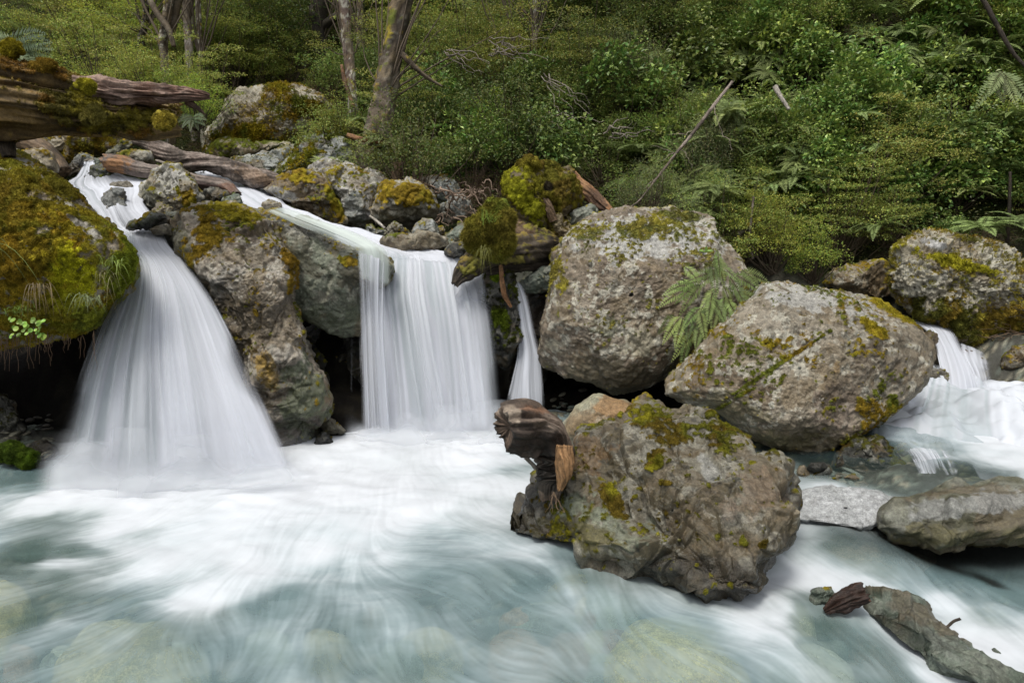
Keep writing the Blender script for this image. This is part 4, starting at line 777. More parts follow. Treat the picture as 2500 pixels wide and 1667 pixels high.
sheet('waterfall', 'thin two stepped waterfall right of the mossy pillar', [[(1236,680,8.45),(1255,682,8.45),(1275,690,8.45)],[(1246,730,8.3),(1268,732,8.28),(1292,735,8.3)],[(1256,800,8.22),(1278,800,8.18),(1305,800,8.2)],[(1262,860,8.18),(1288,860,8.12),(1318,855,8.15)],[(1250,920,8.1),(1285,925,8.02),(1325,910,8.1)],[(1232,990,8.02),(1285,1000,7.9),(1332,990,8.0)],[(1225,1040,7.98),(1285,1050,7.85),(1336,1040,7.95)]],
      160, 180, 33, dens=.72, contrast=.8, edge=.16, fr=(4, 11, 30), cvar=.5)
# stray threads in the hollow left of the middle fall
sheet('waterfall', 'faint threads of water dripping in the dark hollow', [[(832,800,8.3),(850,800,8.3),(868,800,8.3)],[(830,900,8.2),(848,900,8.2),(868,900,8.2)],[(828,1040,8.1),(848,1040,8.1),(868,1040,8.1)]], 90, 60, 35, dens=-.10, contrast=1.1, edge=.1, fr=(9, 20, 33), along=.15)
def dA(u, v): return 1 - .5 * np.exp(-((u - .45) / .16) ** 2 - ((v - .62) / .13) ** 2) - .55 * np.exp(-((u - .5) / .22) ** 2 - ((v - .18) / .08) ** 2)
sheet('stream', 'upper left stream fanning down in white cascades', [[(205,388,11.3),(240,386,11.3),(280,395,11.3)],[(192,418,10.7),(238,412,10.6),(300,430,10.7)],[(165,442,10.3),(255,446,10.2),(370,438,10.3)],[(182,468,9.75),(275,462,9.6),(372,462,9.7)],[(215,500,9.1),(290,500,8.9),(352,495,9.2)],[(250,540,8.6),(315,545,8.5),(385,530,8.8)],[(278,556,8.25),(335,562,8.2),(395,556,8.3)],[(292,572,8.0),(345,578,8.0),(404,570,8.0)],[(298,600,7.62),(352,606,7.62),(415,606,7.62)]],
      260, 260, 41, dens=.93, contrast=.6, edge=.05, dfun=dA, fr=(6, 17, 50), top=.03, bottom=.02, wave=.03)
sheet('stream', 'upper right stream sliding down to the middle waterfall', [[(452,405,12.0),(500,398,12.0),(560,402,12.0)],[(500,440,11.3),(560,440,11.2),(640,455,11.2)],[(545,480,10.5),(620,480,10.4),(700,498,10.3)],[(600,505,9.9),(690,520,9.8),(785,535,9.8)],[(640,515,9.45),(760,552,9.3),(870,560,9.4)],[(740,550,9.05),(850,588,9.0),(985,592,9.1)],[(830,590,8.8),(950,612,8.8),(1080,612,8.9)],[(872,618,8.6),(985,626,8.6),(1150,628,8.65)],[(874,650,8.38),(990,660,8.32),(1178,660,8.45)],[(877,690,8.14),(990,710,8.07),(1188,705,8.22)],[(880,740,8.02),(995,760,7.92),(1196,750,8.08)]],
      360, 340, 45, dens=.97, contrast=.5, edge=.03, fr=(5, 15, 46), top=.02, bottom=.2, wave=.03, dfun=lambda u, v: 1 - .45 * ss(.45, .1, u) * ss(.4, .5, v) * (1 - ss(.66, .74, v)) - .8 * np.exp(-((u - .215) / .03) ** 2) * ss(.76, .84, v), cvar=.9)
sheet('stream', 'thin clear green film of water sliding over the square rock', [[(640,515,7.98),(680,505,7.98),(720,512,7.98)],[(700,540,7.85),(740,530,7.85),(790,540,7.9)],[(770,570,7.75),(820,560,7.76),(875,570,7.85)],[(840,602,7.66),(890,592,7.68),(945,608,7.75)],[(872,622,7.62),(915,618,7.62),(955,640,7.7)],[(876,680,7.6),(915,700,7.6),(950,700,7.66)]],
      160, 160, 48, dens=.7, contrast=.9, edge=.14, fr=(3, 8, 22), tint=(.50,.56,.54), cvar=.6)
sheet('waterfall', 'narrow white strands pouring off the square rock', [[(872,600,7.72),(905,600,7.72),(942,618,7.74)],[(873,632,7.58),(905,634,7.58),(942,650,7.62)],[(876,700,7.5),(905,705,7.5),(940,715,7.55)],[(880,800,7.45),(908,810,7.45),(940,815,7.5)],[(884,930,7.42),(912,935,7.42),(950,935,7.48)],[(886,1085,7.4),(920,1090,7.4),(960,1085,7.45)]],
      120, 200, 49, dens=.5, contrast=1.2, edge=.12, fr=(3.5, 9, 22), top=.1, cvar=.4)
sheet('stream', 'white cascade tumbling beside the massive tilted boulder', [[(2205,780,9.6),(2235,780,9.6),(2270,788,9.6)],[(2248,800,9.1),(2282,797,9.05),(2322,806,9.1)],[(2278,835,8.75),(2308,832,8.65),(2345,840,8.75)],[(2292,885,8.45),(2328,880,8.35),(2368,885,8.45)],[(2298,930,8.2),(2340,930,8.05),(2388,930,8.2)],[(2300,985,8.0),(2345,985,7.85),(2400,985,8.0)]],
      160, 160, 51, dens=.9, contrast=.9, edge=.18, fr=(4, 11, 30))
sheet('stream', 'small veil of water over the dark stump like rock at the right', [[(2300,835,9.1),(2340,835,9.0),(2420,865,9.0)],[(2310,870,8.8),(2350,870,8.7),(2420,890,8.75)],[(2330,905,8.6),(2370,910,8.5),(2425,925,8.55)],[(2340,960,8.4),(2380,960,8.3),(2430,960,8.4)]],
      140, 120, 53, dens=.5, contrast=1.2, edge=.2, fr=(4, 10, 26))
sheet('rapids', 'foaming white rapids at the right edge', [[(2245,885,8.5),(2310,900,8.4),(2410,925,8.5),(2580,922,8.6)],[(2215,935,8.0),(2310,935,7.75),(2420,945,7.8),(2600,940,7.9)],[(2150,1015,7.3),(2300,1005,7.0),(2430,1000,6.95),(2600,1000,7.0)],[(2120,1062,6.85),(2300,1065,6.6),(2450,1060,6.5),(2620,1060,6.45)],[(2135,1082,6.75),(2300,1098,6.55),(2440,1110,6.3),(2650,1120,6.2)],[(2190,1098,6.55),(2330,1112,6.4),(2450,1150,6.0),(2680,1180,5.9)],[(2230,1112,6.4),(2370,1132,6.2),(2450,1185,5.7),(2700,1230,5.6)]],
      340, 300, 57, dens=.97, contrast=.4, edge=.06, fr=(4, 11, 34), top=.06, bottom=.2, wave=.12, lift=.012, cvar=.9, tint=(.50,.53,.585))  # stronger cvar and greyer tint put soft shading into the foam
sheet('rapids', 'thin white chute over the wet brown ledge', [[(2210,1095,6.3),(2250,1092,6.3),(2320,1100,6.25)],[(2225,1120,6.1),(2270,1122,6.1),(2330,1128,6.08)],[(2240,1158,5.95),(2285,1160,5.93),(2340,1160,5.93)]], 120, 70, 59, dens=.45, contrast=1.3, edge=.15, fr=(5, 12, 30))

def mist(rows, seed, dens=.35):
    """fine spray standing where a fall hits the pool"""
    R = np.array([[list(P(*q)) for q in r] for r in rows]); nv, nu = 60, 160
    A = np.stack([spline(R[:, k], nv) for k in range(R.shape[1])], 1); G = np.stack([spline(A[i], nu) for i in range(nv)], 0)
    u = np.linspace(0, 1, nu)[None] * np.ones((nv, 1)); v = np.linspace(0, 1, nv)[:, None] * np.ones((1, nu))
    n = fbm(np.stack([u * 5, v * 1.6, u * 0 + seed], -1), 3, seed, gain=.4)
    G[..., 1] += .03 * n
    a = dens * ss(0, .8, v + .4 * n - .1) * ss(0, .5, 1 - v + .35 * n) * ss(0, .12, u) * ss(0, .12, 1 - u) * (1 + .6 * n)
    me = mesh_np('spray', G, grid_quads(nu, nv), attrs={'col': np.tile(FOAM, (nu * nv, 1)), 'alpha': np.clip(a, 0, 1).ravel(), 'rough': np.full(nu * nv, .9)})
    o = mobj('spray', me, M_WATER); tag(o, kind='structure')
for k in range(4):
    d = .10 * k
    mist([[(90,1085 - 12 * k,6.2 - d),(400,1075 - 10 * k,5.98 - d),(770,1075 - 12 * k,6.3 - d)],[(80,1150,6.12 - d),(400,1150,5.93 - d),(780,1140,6.22 - d)],[(70,1210 + 6 * k,6.02 - d),(400,1215 + 6 * k,5.85 - d),(790,1195,6.12 - d)]], 300 + k, .42)
    mist([[(840,1005 - 10 * k,7.5 - d),(1050,1010 - 10 * k,7.42 - d),(1260,1000 - 8 * k,7.5 - d)],[(830,1060,7.42 - d),(1050,1065,7.35 - d),(1270,1055,7.42 - d)],[(810,1105 + 5 * k,7.3 - d),(1050,1110 + 5 * k,7.2 - d),(1290,1095,7.3 - d)]], 320 + k, .42)
# ---------------------------------------------------------------- dead wood
WPAL = {'grey': ((0.17,0.13,0.11),(0.28,0.23,0.20),(0.06,0.045,0.035)), 'brown': ((0.13,0.085,0.05),(0.22,0.15,0.09),(0.04,0.028,0.018)), 'rust': ((0.22,0.11,0.05),(0.32,0.18,0.09),(0.07,0.04,0.025)),
        'dark': ((0.05,0.038,0.028),(0.09,0.07,0.05),(0.02,0.015,0.01)), 'pale': ((0.34,0.31,0.27),(0.45,0.42,0.38),(0.2,0.17,0.14)), 'bark': ((0.13,0.10,0.08),(0.22,0.20,0.17),(0.05,0.04,0.03))}
def log(name, label, cat, path, pal='grey', nu=64, nv=160, seed=1, groove=0.12, lump=0.12, moss=-1.0, mossw=0.5, patches=(), wetall=0.1, ends=(0.0, 0.0), parent=None, group=None, mosscol=None, twist=0.4, lichen=0.0, taper_end=0.0, base_at=0):
    q = np.array([list(P(a[0], a[1], a[2])) + [a[3] / FPX * a[2]] for a in path])
    s = spline(q, nv); C = s[:, :3]; r = np.maximum(s[:, 3], 0.002)
    Tn = np.gradient(C, axis=0); Tn /= np.linalg.norm(Tn, axis=1, keepdims=True)
    ref = np.array([0.13, 0.35, 0.93]); A = np.cross(Tn, ref); A /= np.linalg.norm(A, axis=1, keepdims=True); B = np.cross(Tn, A)
    th = np.linspace(0, 2 * np.pi, nu, endpoint=False)[None, :]; L = np.concatenate([[0], np.cumsum(np.linalg.norm(np.diff(C, axis=0), axis=1))])[:, None]
    tt = th + twist * L
    rm = r.mean()
    gx = np.stack([np.cos(tt) * 2.2, np.sin(tt) * 2.2, L / rm * 0.16 + 0 * tt], -1); gn = fbm(gx, 4, seed); gf = fbm(np.stack([np.cos(tt) * 7, np.sin(tt) * 7, L / rm * 0.22 + 0 * tt], -1), 3, seed + 4)
    ln = fbm(np.stack([np.cos(tt), np.sin(tt), L / rm * 0.4 + 0 * tt], -1), 3, seed + 8)
    R = r[:, None] * (1 + groove * (-np.abs(gn) * 1.6 + .4) + groove * .5 * gf + lump * ln)
    # splintered ends
    en = np.abs(fbm(np.stack([np.cos(tt) * 3, np.sin(tt) * 3, 0 * tt], -1), 3, seed + 12))
    G = C[:, None, :] + A[:, None, :] * (R * np.cos(th))[..., None] + B[:, None, :] * (R * np.sin(th))[..., None]
    for e, (idx, sg) in zip(ends, ((0, -1), (-1, 1))):
        if e:
            wgt = np.exp(-np.abs(L - L[idx]) / (rm * .6)); G = G + Tn[idx] * sg * (wgt * en * e * r[idx])[..., None]
    N = grid_normals(G); ctr = C[:, None, :]
    if np.mean(np.sum(N * (G - ctr), -1)) < 0: N = -N
    p = G.reshape(-1, 3); n = N.reshape(-1, 3)
    c0, c1, c2 = [np.array(c) for c in (WPAL[pal] if isinstance(pal, str) else pal)]
    gnr = gn.ravel(); gfr = gf.ravel()
    pl = (c0, c1, c2); W_ = color_surface(p, n, pl, seed, moss=moss + .0, mossw=mossw, lichen=lichen, speck=0.15, patches=patches, wetall=wetall, mosscol=mosscol)
    col, mo, wet = W_
    dk = (1 - mo)[:, None]
    col = col * (1 + dk * (0.35 * gfr[:, None])) * (1 - dk * 0.6 * ss(.12, .0, np.abs(gnr))[:, None])
    p = p + n * (mo * (0.015 + 0.012 * fbm(p * 22, 2, seed + 9)))[:, None]
    V = [p]; cols = [col]; ms = [mo]; ws = [wet]; Q = [grid_quads(nu, nv, True)]; tris = []
    base = len(p)
    for row, idx, sg in ((0, 0, -1), (nv - 1, -1, 1)):          # end grain, sunken and rough
        ring = p[row * nu:(row + 1) * nu]; c = ring.mean(0); rings = []
        for k, f in enumerate((.8, .55, .3, .05)):
            rr = c + (ring - c) * f + Tn[idx] * sg * (-(0.12 + .1 * k) * r[idx] * (1 if ends[0 if sg < 0 else 1] else 0.1) + 0.35 * r[idx] * gfr[row * nu:(row + 1) * nu] * .6 * f)[:, None]
            rings.append(rr)
        rr = np.concatenate(rings); V.append(rr); ec = np.tile(c0 * 0.8, (len(rr), 1)) * (1 + .8 * fbm(rr * 40, 2, seed + 3)[:, None]); cols.append(np.clip(ec, .005, 1)); ms.append(np.zeros(len(rr))); ws.append(np.zeros(len(rr)))
        prev = np.arange(row * nu, (row + 1) * nu)
        for k in range(4):
            cur = base + k * nu + np.arange(nu); nx = np.roll(np.arange(nu), -1)
            q4 = np.stack([prev, prev[nx], cur[nx], cur], -1); Q.append(q4 if sg > 0 else q4[:, ::-1]); prev = cur
        base += len(rr)
    V = np.concatenate(V); col = np.concatenate(cols); mo2 = np.concatenate(ms); wet = np.concatenate(ws)
    me = mesh_np(name, V, np.concatenate(Q), attrs={'col': np.clip(col, .004, .9), 'moss': mo2, 'wet': wet})
    org = [float(v) for v in C[base_at]] if parent is None else None
    if org is not None: org[2] = float(V[:, 2].min())
    o = mobj(name, me, M_WOOD, parent, origin=org)
    if parent is None: tag(o, label, cat, group)
    elif label: o['label'] = label
    ROCKS[label or name] = dict(p=p, n=n, moss=mo, col=np.clip(col[:len(p)], .004, .9), ob=o, grid=(nv, nu), nf=nv)
    return o
def sticks(segs, nu=5):
    """segs: list of (pts Nx3, r0, r1, colour) -> verts, quads, colours"""
    V = []; Q = []; C = []; b = 0
    th = np.linspace(0, 2 * np.pi, nu, endpoint=False)
    for pts, r0, r1, col in segs:
        pts = np.asarray(pts, float); n = len(pts); T = np.gradient(pts, axis=0); T /= np.linalg.norm(T, axis=1, keepdims=True) + 1e-9
        A = np.cross(T, np.array([0.31, 0.2, 0.93])); A /= np.linalg.norm(A, axis=1, keepdims=True) + 1e-9; B = np.cross(T, A)
        r = np.linspace(r0, r1, n)[:, None, None]
        G = pts[:, None, :] + r * (A[:, None, :] * np.cos(th)[None, :, None] + B[:, None, :] * np.sin(th)[None, :, None])
        V.append(G.reshape(-1, 3)); Q.append(grid_quads(nu, n, True, b)); C.append(np.tile(col, (n * nu, 1))); b += n * nu
    return np.concatenate(V), np.concatenate(Q), np.concatenate(C)
def stick_obj(name, segs, parent=None, mat=None, nu=5):
    V, Q, C = sticks(segs, nu); me = mesh_np(name, V, Q, attrs={'col': C, 'moss': np.zeros(len(V)), 'wet': np.zeros(len(V))}); return mobj(name, me, mat or M_WOOD, parent)
def wander(p0, p1, n, amp, rng, sag=0.0):
    t = np.linspace(0, 1, n)[:, None]; p = np.asarray(p0) * (1 - t) + np.asarray(p1) * t
    j = np.cumsum(rng.normal(0, 1, (n, 3)), 0); j = j - j[0] - t * (j[-1] - j[0]); p = p + j * amp / math.sqrt(n); p[:, 2] -= sag * (t[:, 0] * (1 - t[:, 0])) * 4
    return p
# the mossy trunk across the upper left
mt = log('fallen_log', 'thick decaying trunk with moss cushions lying across the upper left', 'log',
    [(-330,190,6.6,95),(-120,205,6.7,92),(0,226,6.8,86),(120,243,6.95,78),(220,262,7.1,66),(300,272,7.25,54),(370,285,7.4,46),(425,292,7.5,34)], pal=((0.20,0.135,0.055),(0.30,0.22,0.11),(0.06,0.04,0.018)), nu=200, nv=420, seed=5, groove=.20, lump=.34, moss=.7, mossw=.4, ends=(0,.5),
    mosscol=((0.24,0.18,0.03),(0.13,0.11,0.02),(0.20,0.11,0.02)), patches=[(('m',0.30,0.27,0.02),210,215,28,22,0,1),(('m',0.28,0.24,0.03),235,275,50,35,30,.9),(('m',0.20,0.17,0.02),330,290,70,25,0,1),(('m',0.34,0.28,0.04),400,295,32,28,0,1),('moss',300,300,120,28,4,.8),('moss',150,255,50,30,20,.4),('bare',90,200,110,12,12,.7),('bare',60,285,90,12,8,.5)], twist=.1, base_at=210)
log('splintered_limb', 'reddish splintered upper half of the trunk', 'log', [(180,205,6.95,20),(260,222,7.05,24),(340,230,7.15,22),(420,232,7.25,20),(470,232,7.32,15),(508,236,7.4,6)], pal=((0.20,0.12,0.09),(0.30,0.21,0.17),(0.06,0.035,0.025)), nu=90, nv=200, seed=6, groove=.45, lump=.3, ends=(0,1.0), parent=mt, twist=0)
log('splintered_limb', 'torn splinter hanging from the trunk end', 'log', [(455,246,7.32,8),(480,262,7.34,6),(500,280,7.36,2)], pal=((0.18,0.11,0.07),(0.26,0.18,0.13),(0.06,0.035,0.025)), nu=24, nv=50, seed=7, groove=.4, parent=mt)
log('root_stub', 'dark hanging root at the left under the trunk', 'log', [(15,300,6.9,26),(12,340,6.9,20),(22,385,6.85,12)], pal='dark', nu=40, nv=60, seed=8, groove=.4, parent=mt)
for i, (x, y, rx, ry, Y, c) in enumerate([(208,207,22,13,6.68,(0.36,0.33,0.03)),(402,294,25,22,7.08,(0.38,0.31,0.05)),(104,160,30,11,6.8,(0.30,0.20,0.03)),(24,124,28,20,6.9,(0.32,0.27,0.02)),(226,282,18,22,6.8,(0.27,0.24,0.06))]):
    a = np.linspace(0, 2 * np.pi, 9)[:-1]
    lb = ['round yellow moss cushion', 'shaggy golden moss cushion at the end', 'orange moss cushion on top', 'yellow moss cushion at the photo edge', 'pale moss beard on the side'][i]
    rock('moss_cushion', lb, 'moss', np.stack([x + rx * np.cos(a), y + ry * np.sin(a)], -1), Y, front=rx / FPX * Y, back=.15, seed=130 + i, amp=.05, fine=.02, chis=0, nfac=0, moss=3, mosscol=(c, tuple(np.array(c) * .7), c), parent=mt, lichen=0, res=80)
    add_tufts(lb, 3500, length=.022, width=.003, blades=2, name='moss_fuzz')
add_tufts('thick decaying trunk with moss cushions lying across the upper left', 16000, length=.022, width=.004, blades=2)
log('driftwood_log', 'rusty ended driftwood log wedged over the upper left cascade', 'log', [(268,398,10.4,20),(300,402,10.35,22),(350,416,10.3,17),(400,424,10.15,15),(450,437,9.95,16),(510,450,9.75,18),(548,458,9.65,20),(572,478,9.6,17)], pal='grey', nu=60, nv=200, seed=15, groove=.12, lump=.12, wetall=.4, ends=(.6,.4),
    patches=[((0.34,0.17,0.07),285,402,40,25,0,.9),((0.22,0.12,0.08),560,470,26,26,0,.9),((0.10,0.06,0.06),480,455,70,14,10,.6)])
log('driftwood_log', 'long grey twisted driftwood log above the rusty one', 'log', [(330,342,11.9,10),(362,352,11.8,16),(400,372,11.6,22),(440,392,11.4,25),(500,398,11.2,20),(560,412,11.0,22),(610,430,10.8,26),(650,438,10.7,20),(690,440,10.6,9)], pal='grey', nu=60, nv=260, seed=16, groove=.2, lump=.14, wetall=.1, ends=(.5,1.0), twist=1.2, patches=[((0.24,0.16,0.10),620,430,60,16,20,.6)])
log('driftwood_log', 'curved brown driftwood trunk dipping into the stream at the far left', 'log', [(10,340,10.9,14),(55,346,10.8,18),(95,358,10.7,19),(130,385,10.6,18),(158,420,10.5,16)], pal='brown', nu=48, nv=120, seed=17, groove=.08, lump=.08, wetall=.3)
log('dead_branch', 'thin bleached stick leaning between the two driftwood logs', 'branch', [(382,392,11.0,3),(410,402,10.8,3.5),(438,416,10.6,2.5)], pal='pale', nu=12, nv=30, seed=18)
log('broken_stump', 'small upright broken stump at the forest edge above the yellow mossy boulder', 'stump', [(968,448,11.4,14),(970,425,11.4,13),(975,400,11.4,11)], pal='brown', nu=40, nv=60, seed=19, groove=.3, ends=(0,.9), moss=.3)
log('driftwood_log', 'dark broken log end lying behind the yellow mossy boulder', 'log', [(990,445,11.2,12),(1015,452,11.1,14),(1040,462,11.0,12)], pal='brown', nu=36, nv=50, seed=20, groove=.3, ends=(.8,.8))
log('dead_branch', 'bare stick standing in the pool under the yellow mossy boulder', 'branch', [(903,528,9.9,3),(920,540,9.75,3.5),(940,558,9.6,3)], pal='pale', nu=12, nv=30, seed=21)
log('fallen_log', 'red brown shattered log slanting behind the mossy stump', 'log', [(1400,430,9.9,10),(1420,455,9.8,15),(1455,488,9.7,15),(1495,522,9.5,9)], pal='rust', nu=48, nv=110, seed=22, groove=.35, ends=(.9,.5))
# mossy stump, a root plate lying on its side
st = root_empty('mossy_stump', P(1320, 600, 9.0)); tag(st, 'upturned mossy stump with bright green moss between the middle waterfall and the square boulder', 'stump')
SM = ((0.22,0.19,0.025),(0.15,0.14,0.02),(0.19,0.14,0.03)); STP = ((0.13,0.10,0.05),(0.20,0.16,0.09),(0.05,0.04,0.02))
for i, (lb, o, Y, fr, mb, pt) in enumerate([
  ('brown mossed right side of the stump', [(1300,420),(1318,400),(1362,397),(1395,410),(1412,440),(1420,490),(1425,520),(1400,535),(1350,520),(1310,500),(1290,460)], 9.0, .35, 1.25, [(('m',0.025,0.02,0.012),1338,458,12,12,0,1)]),  # near-black tint paints the shade of a hollow into the stump
  ('bright green mossed left side of the stump', [(1222,450),(1235,420),(1262,398),(1300,394),(1318,420),(1322,470),(1335,520),(1345,560),(1320,590),(1285,592),(1262,560),(1240,510)], 8.85, .3, 1.05, [(('m',0.30,0.30,0.02),1255,440,34,34,0,.9),(('m',0.30,0.31,0.02),1290,500,28,50,-30,.8)]),
  ('lower root bulge of the stump', [(1330,540),(1350,525),(1385,540),(1400,570),(1392,590),(1350,592),(1330,575)], 8.8, .22, .7, []),
  ('mossed crest of the stump', [(1262,408),(1275,396),(1300,392),(1320,398),(1318,412),(1290,418)], 8.8, .15, 2, [])]):
    rock('root_mass', lb, 'stump', o, Y, front=fr, back=.4, pal=STP, seed=140 + i, amp=.07, fine=.008, crack=.05, chis=.9, nfac=3, res=170, moss=mb, mossw=.2, lichen=0, mosscol=SM if i != 1 else ((0.22,0.205,0.02),(0.13,0.14,0.02),(0.18,0.15,0.02)), patches=pt, parent=st)
    add_tufts(lb, 6000, name='moss', length=.012, width=.004, blades=2)
def slog(lb, path, seed, **k): return log('root', lb, '', path, parent=st, seed=seed, nu=48, nv=120, **k)
slog('thick splintered root pointing at the middle waterfall', [(1112,692,7.95,8),(1128,668,8.0,20),(1165,640,8.1,28),(1215,618,8.25,28),(1280,610,8.45,34),(1350,612,8.7,34),(1400,615,8.9,20)], 150, pal='dark', groove=.35, lump=.2, ends=(1.2,0), moss=.2, patches=[('moss',1150,650,30,36,0,1),(('m',0.17,0.15,0.03),1240,640,50,14,-15,1)], wetall=.3, mosscol=SM)
slog('root strut between the moss sides', [(1322,468,8.75,6),(1340,505,8.6,10),(1352,540,8.6,9)], 151, pal='brown', groove=.3)
slog('lower root leg', [(1235,520,8.7,16),(1262,560,8.65,24),(1300,590,8.6,30),(1380,600,8.7,20),(1395,575,8.9,8)], 152, pal='brown', groove=.3, lump=.25, moss=.6, mosscol=SM)
slog('hanging red root', [(1222,648,8.1,5),(1226,690,8.05,6),(1232,720,8.05,6),(1248,750,8.05,3)], 153, pal='rust', groove=.3)
slog('dark root under the stump', [(1190,660,8.15,14),(1240,650,8.3,16),(1320,640,8.6,20),(1370,650,8.8,14)], 154, pal='dark', groove=.3)
a = np.linspace(0, 2 * np.pi, 11)[:-1]
tb = rock('moss_clump', 'orange green ball of hanging moss and ferny sprouts on the root beside the middle waterfall', 'moss', [(1143,600),(1150,560),(1170,528),(1200,505),(1230,510),(1246,545),(1245,590),(1225,628),(1190,632),(1160,622)], 8.0, front=.22, back=.3, seed=155, amp=.10, fine=.012, chis=.8, nfac=0, moss=3, mosscol=((0.22,0.20,0.03),(0.15,0.20,0.03),(0.20,0.17,0.03)), lichen=0)
add_tufts('orange green ball of hanging moss and ferny sprouts on the root beside the middle waterfall', 9000, length=.04, width=.004, blades=2, droop=.9)
# upright broken driftwood by the brown boulder
dw = log('driftwood_stump', 'knobbly upright driftwood with a chewed end leaning on the rusty brown boulder', 'driftwood', [(1232,1044,4.72,46),(1252,1040,4.75,57),(1290,1040,4.85,60),(1330,1060,4.92,56),(1352,1098,4.93,50),(1350,1140,4.9,42),(1345,1180,4.86,36),(1342,1215,4.85,26)], pal=((0.11,0.078,0.058),(0.22,0.17,0.135),(0.035,0.025,0.02)), nu=110, nv=240, seed=160, groove=.20, lump=.34, ends=(.25,.2), wetall=.25, twist=.3,
    patches=[((0.40,0.33,0.26),1245,1020,26,26,-20,.7),((0.03,0.024,0.02),1225,1062,30,24,0,.95),((0.03,0.025,0.02),1335,1150,26,70,0,.95),((0.22,0.11,0.06),1310,1000,40,9,10,.7)], base_at=-1)
log('split_heartwood', 'orange split heartwood on the driftwood', 'wood', [(1378,1090,4.74,20),(1378,1120,4.72,22),(1376,1155,4.71,19),(1368,1190,4.71,8)], pal=((0.30,0.17,0.08),(0.42,0.27,0.14),(0.10,0.05,0.03)), nu=50, nv=120, seed=161, groove=.3, lump=.1, ends=(.3,1.2), parent=dw)
rng = np.random.RandomState(5)
stick_obj('rootlets', [(wander(P(1352, 1200, 4.7), P(1352 + rng.uniform(-25, 40), 1250, 4.68), 8, .02, rng), .0022, .001, (0.25, 0.17, 0.11)) for k in range(7)], dw)
log('side_twig', 'broken side twig of the driftwood', 'wood', [(1285,1118,4.85,6),(1295,1128,4.86,5),(1308,1142,4.88,6)], pal='pale', nu=14, nv=24, seed=162, ends=(.8,.2), parent=dw)
log('driftwood_stub', 'splintered red brown driftwood stub poking out of the water at lower right', 'driftwood', [(2015,1492,3.98,10),(2045,1476,3.98,20),(2080,1462,3.98,25),(2108,1452,3.98,28)], pal=((0.10,0.048,0.028),(0.17,0.085,0.05),(0.03,0.014,0.01)), nu=80, nv=120, seed=163, groove=.22, lump=.45, ends=(0,.5), wetall=.7)
log('twig', 'short bent twig sticking out of the rapids by the long green rock', 'twig', [(2312,1530,3.6,4),(2328,1516,3.6,3.5),(2344,1510,3.6,4)], pal='dark', nu=10, nv=16, seed=164, ends=(0,.5))
# sunk log under the foreground water, seen as a brown band
rng = np.random.RandomState(77)
segs = []
for k in range(46):
    x = rng.uniform(1045, 1190); y = rng.uniform(450, 540); dx = rng.uniform(-70, 70); dy = rng.uniform(-20, 50)
    a0 = P(x, y - 6, rng.uniform(10.0, 10.3)); a1 = P(x + dx, y + dy, rng.uniform(9.9, 10.5))
    segs.append((wander(a0, a1, 9, .09, rng), rng.uniform(.006, .02), .003, np.array([.22, .16, .12]) * rng.uniform(.6, 1.4)))
o = stick_obj('dead_twigs', segs); tag(o, 'tangle of dead bare twigs heaped on the grey boulder', 'twigs', kind='stuff')
segs = []
for k in range(60):
    x = rng.uniform(2440, 2540); y = rng.uniform(800, 890)
    segs.append((wander(P(x, y, 9.2), P(x - rng.uniform(0, 90), y + rng.uniform(-30, 50), 8.9), 7, .06, rng), rng.uniform(.002, .006), .001, np.array([.25, .17, .11]) * rng.uniform(.5, 1.3)))
o = stick_obj('dead_twigs', segs); tag(o, 'dead twigs hanging over the low brown rock at the right edge', 'twigs', kind='stuff')
for lb, n, kw in [('huge moss covered boulder overhanging the dark hollow left of the big waterfall', 90000, dict(length=.016, width=.0035, blades=2, vary=.6)),
                  ('rusty brown boulder dotted with moss standing in the foreground pool', 26000, dict(length=.010, width=.0022, blades=2)),
                  ('shaggy yellow green mossed boulder at the right edge above the rapids', 24000, dict(length=.03, width=.006, blades=2)),
                  ('massive tilted grey boulder with a diagonal crack right of the hanging fern', 14000, dict(length=.014, width=.003, blades=2)),
                  ('big square boulder with bright lichened top behind the hanging fern', 14000, dict(length=.016, width=.004, blades=2)),
                  ('large far boulder with yellow moss bands at the forest edge', 14000, dict(length=.05, width=.012, blades=2)),
                  ('tall grey boulder with an orange moss patch standing between the two main waterfalls', 14000, dict(length=.014, width=.003, blades=2)),
                  ('mossy rounded slope of rock under the leaning tree trunks', 9000, dict(length=.04, width=.01, blades=2)),
                  ('long yellow mossed bank boulder behind the fallen trunk at the upper left', 9000, dict(length=.035, width=.008, blades=2)),
                  ('mossy wet rock pillar between the middle waterfall and the thin one', 7000, dict(length=.03, width=.006, blades=2))]:
    add_tufts(lb, n, **kw)
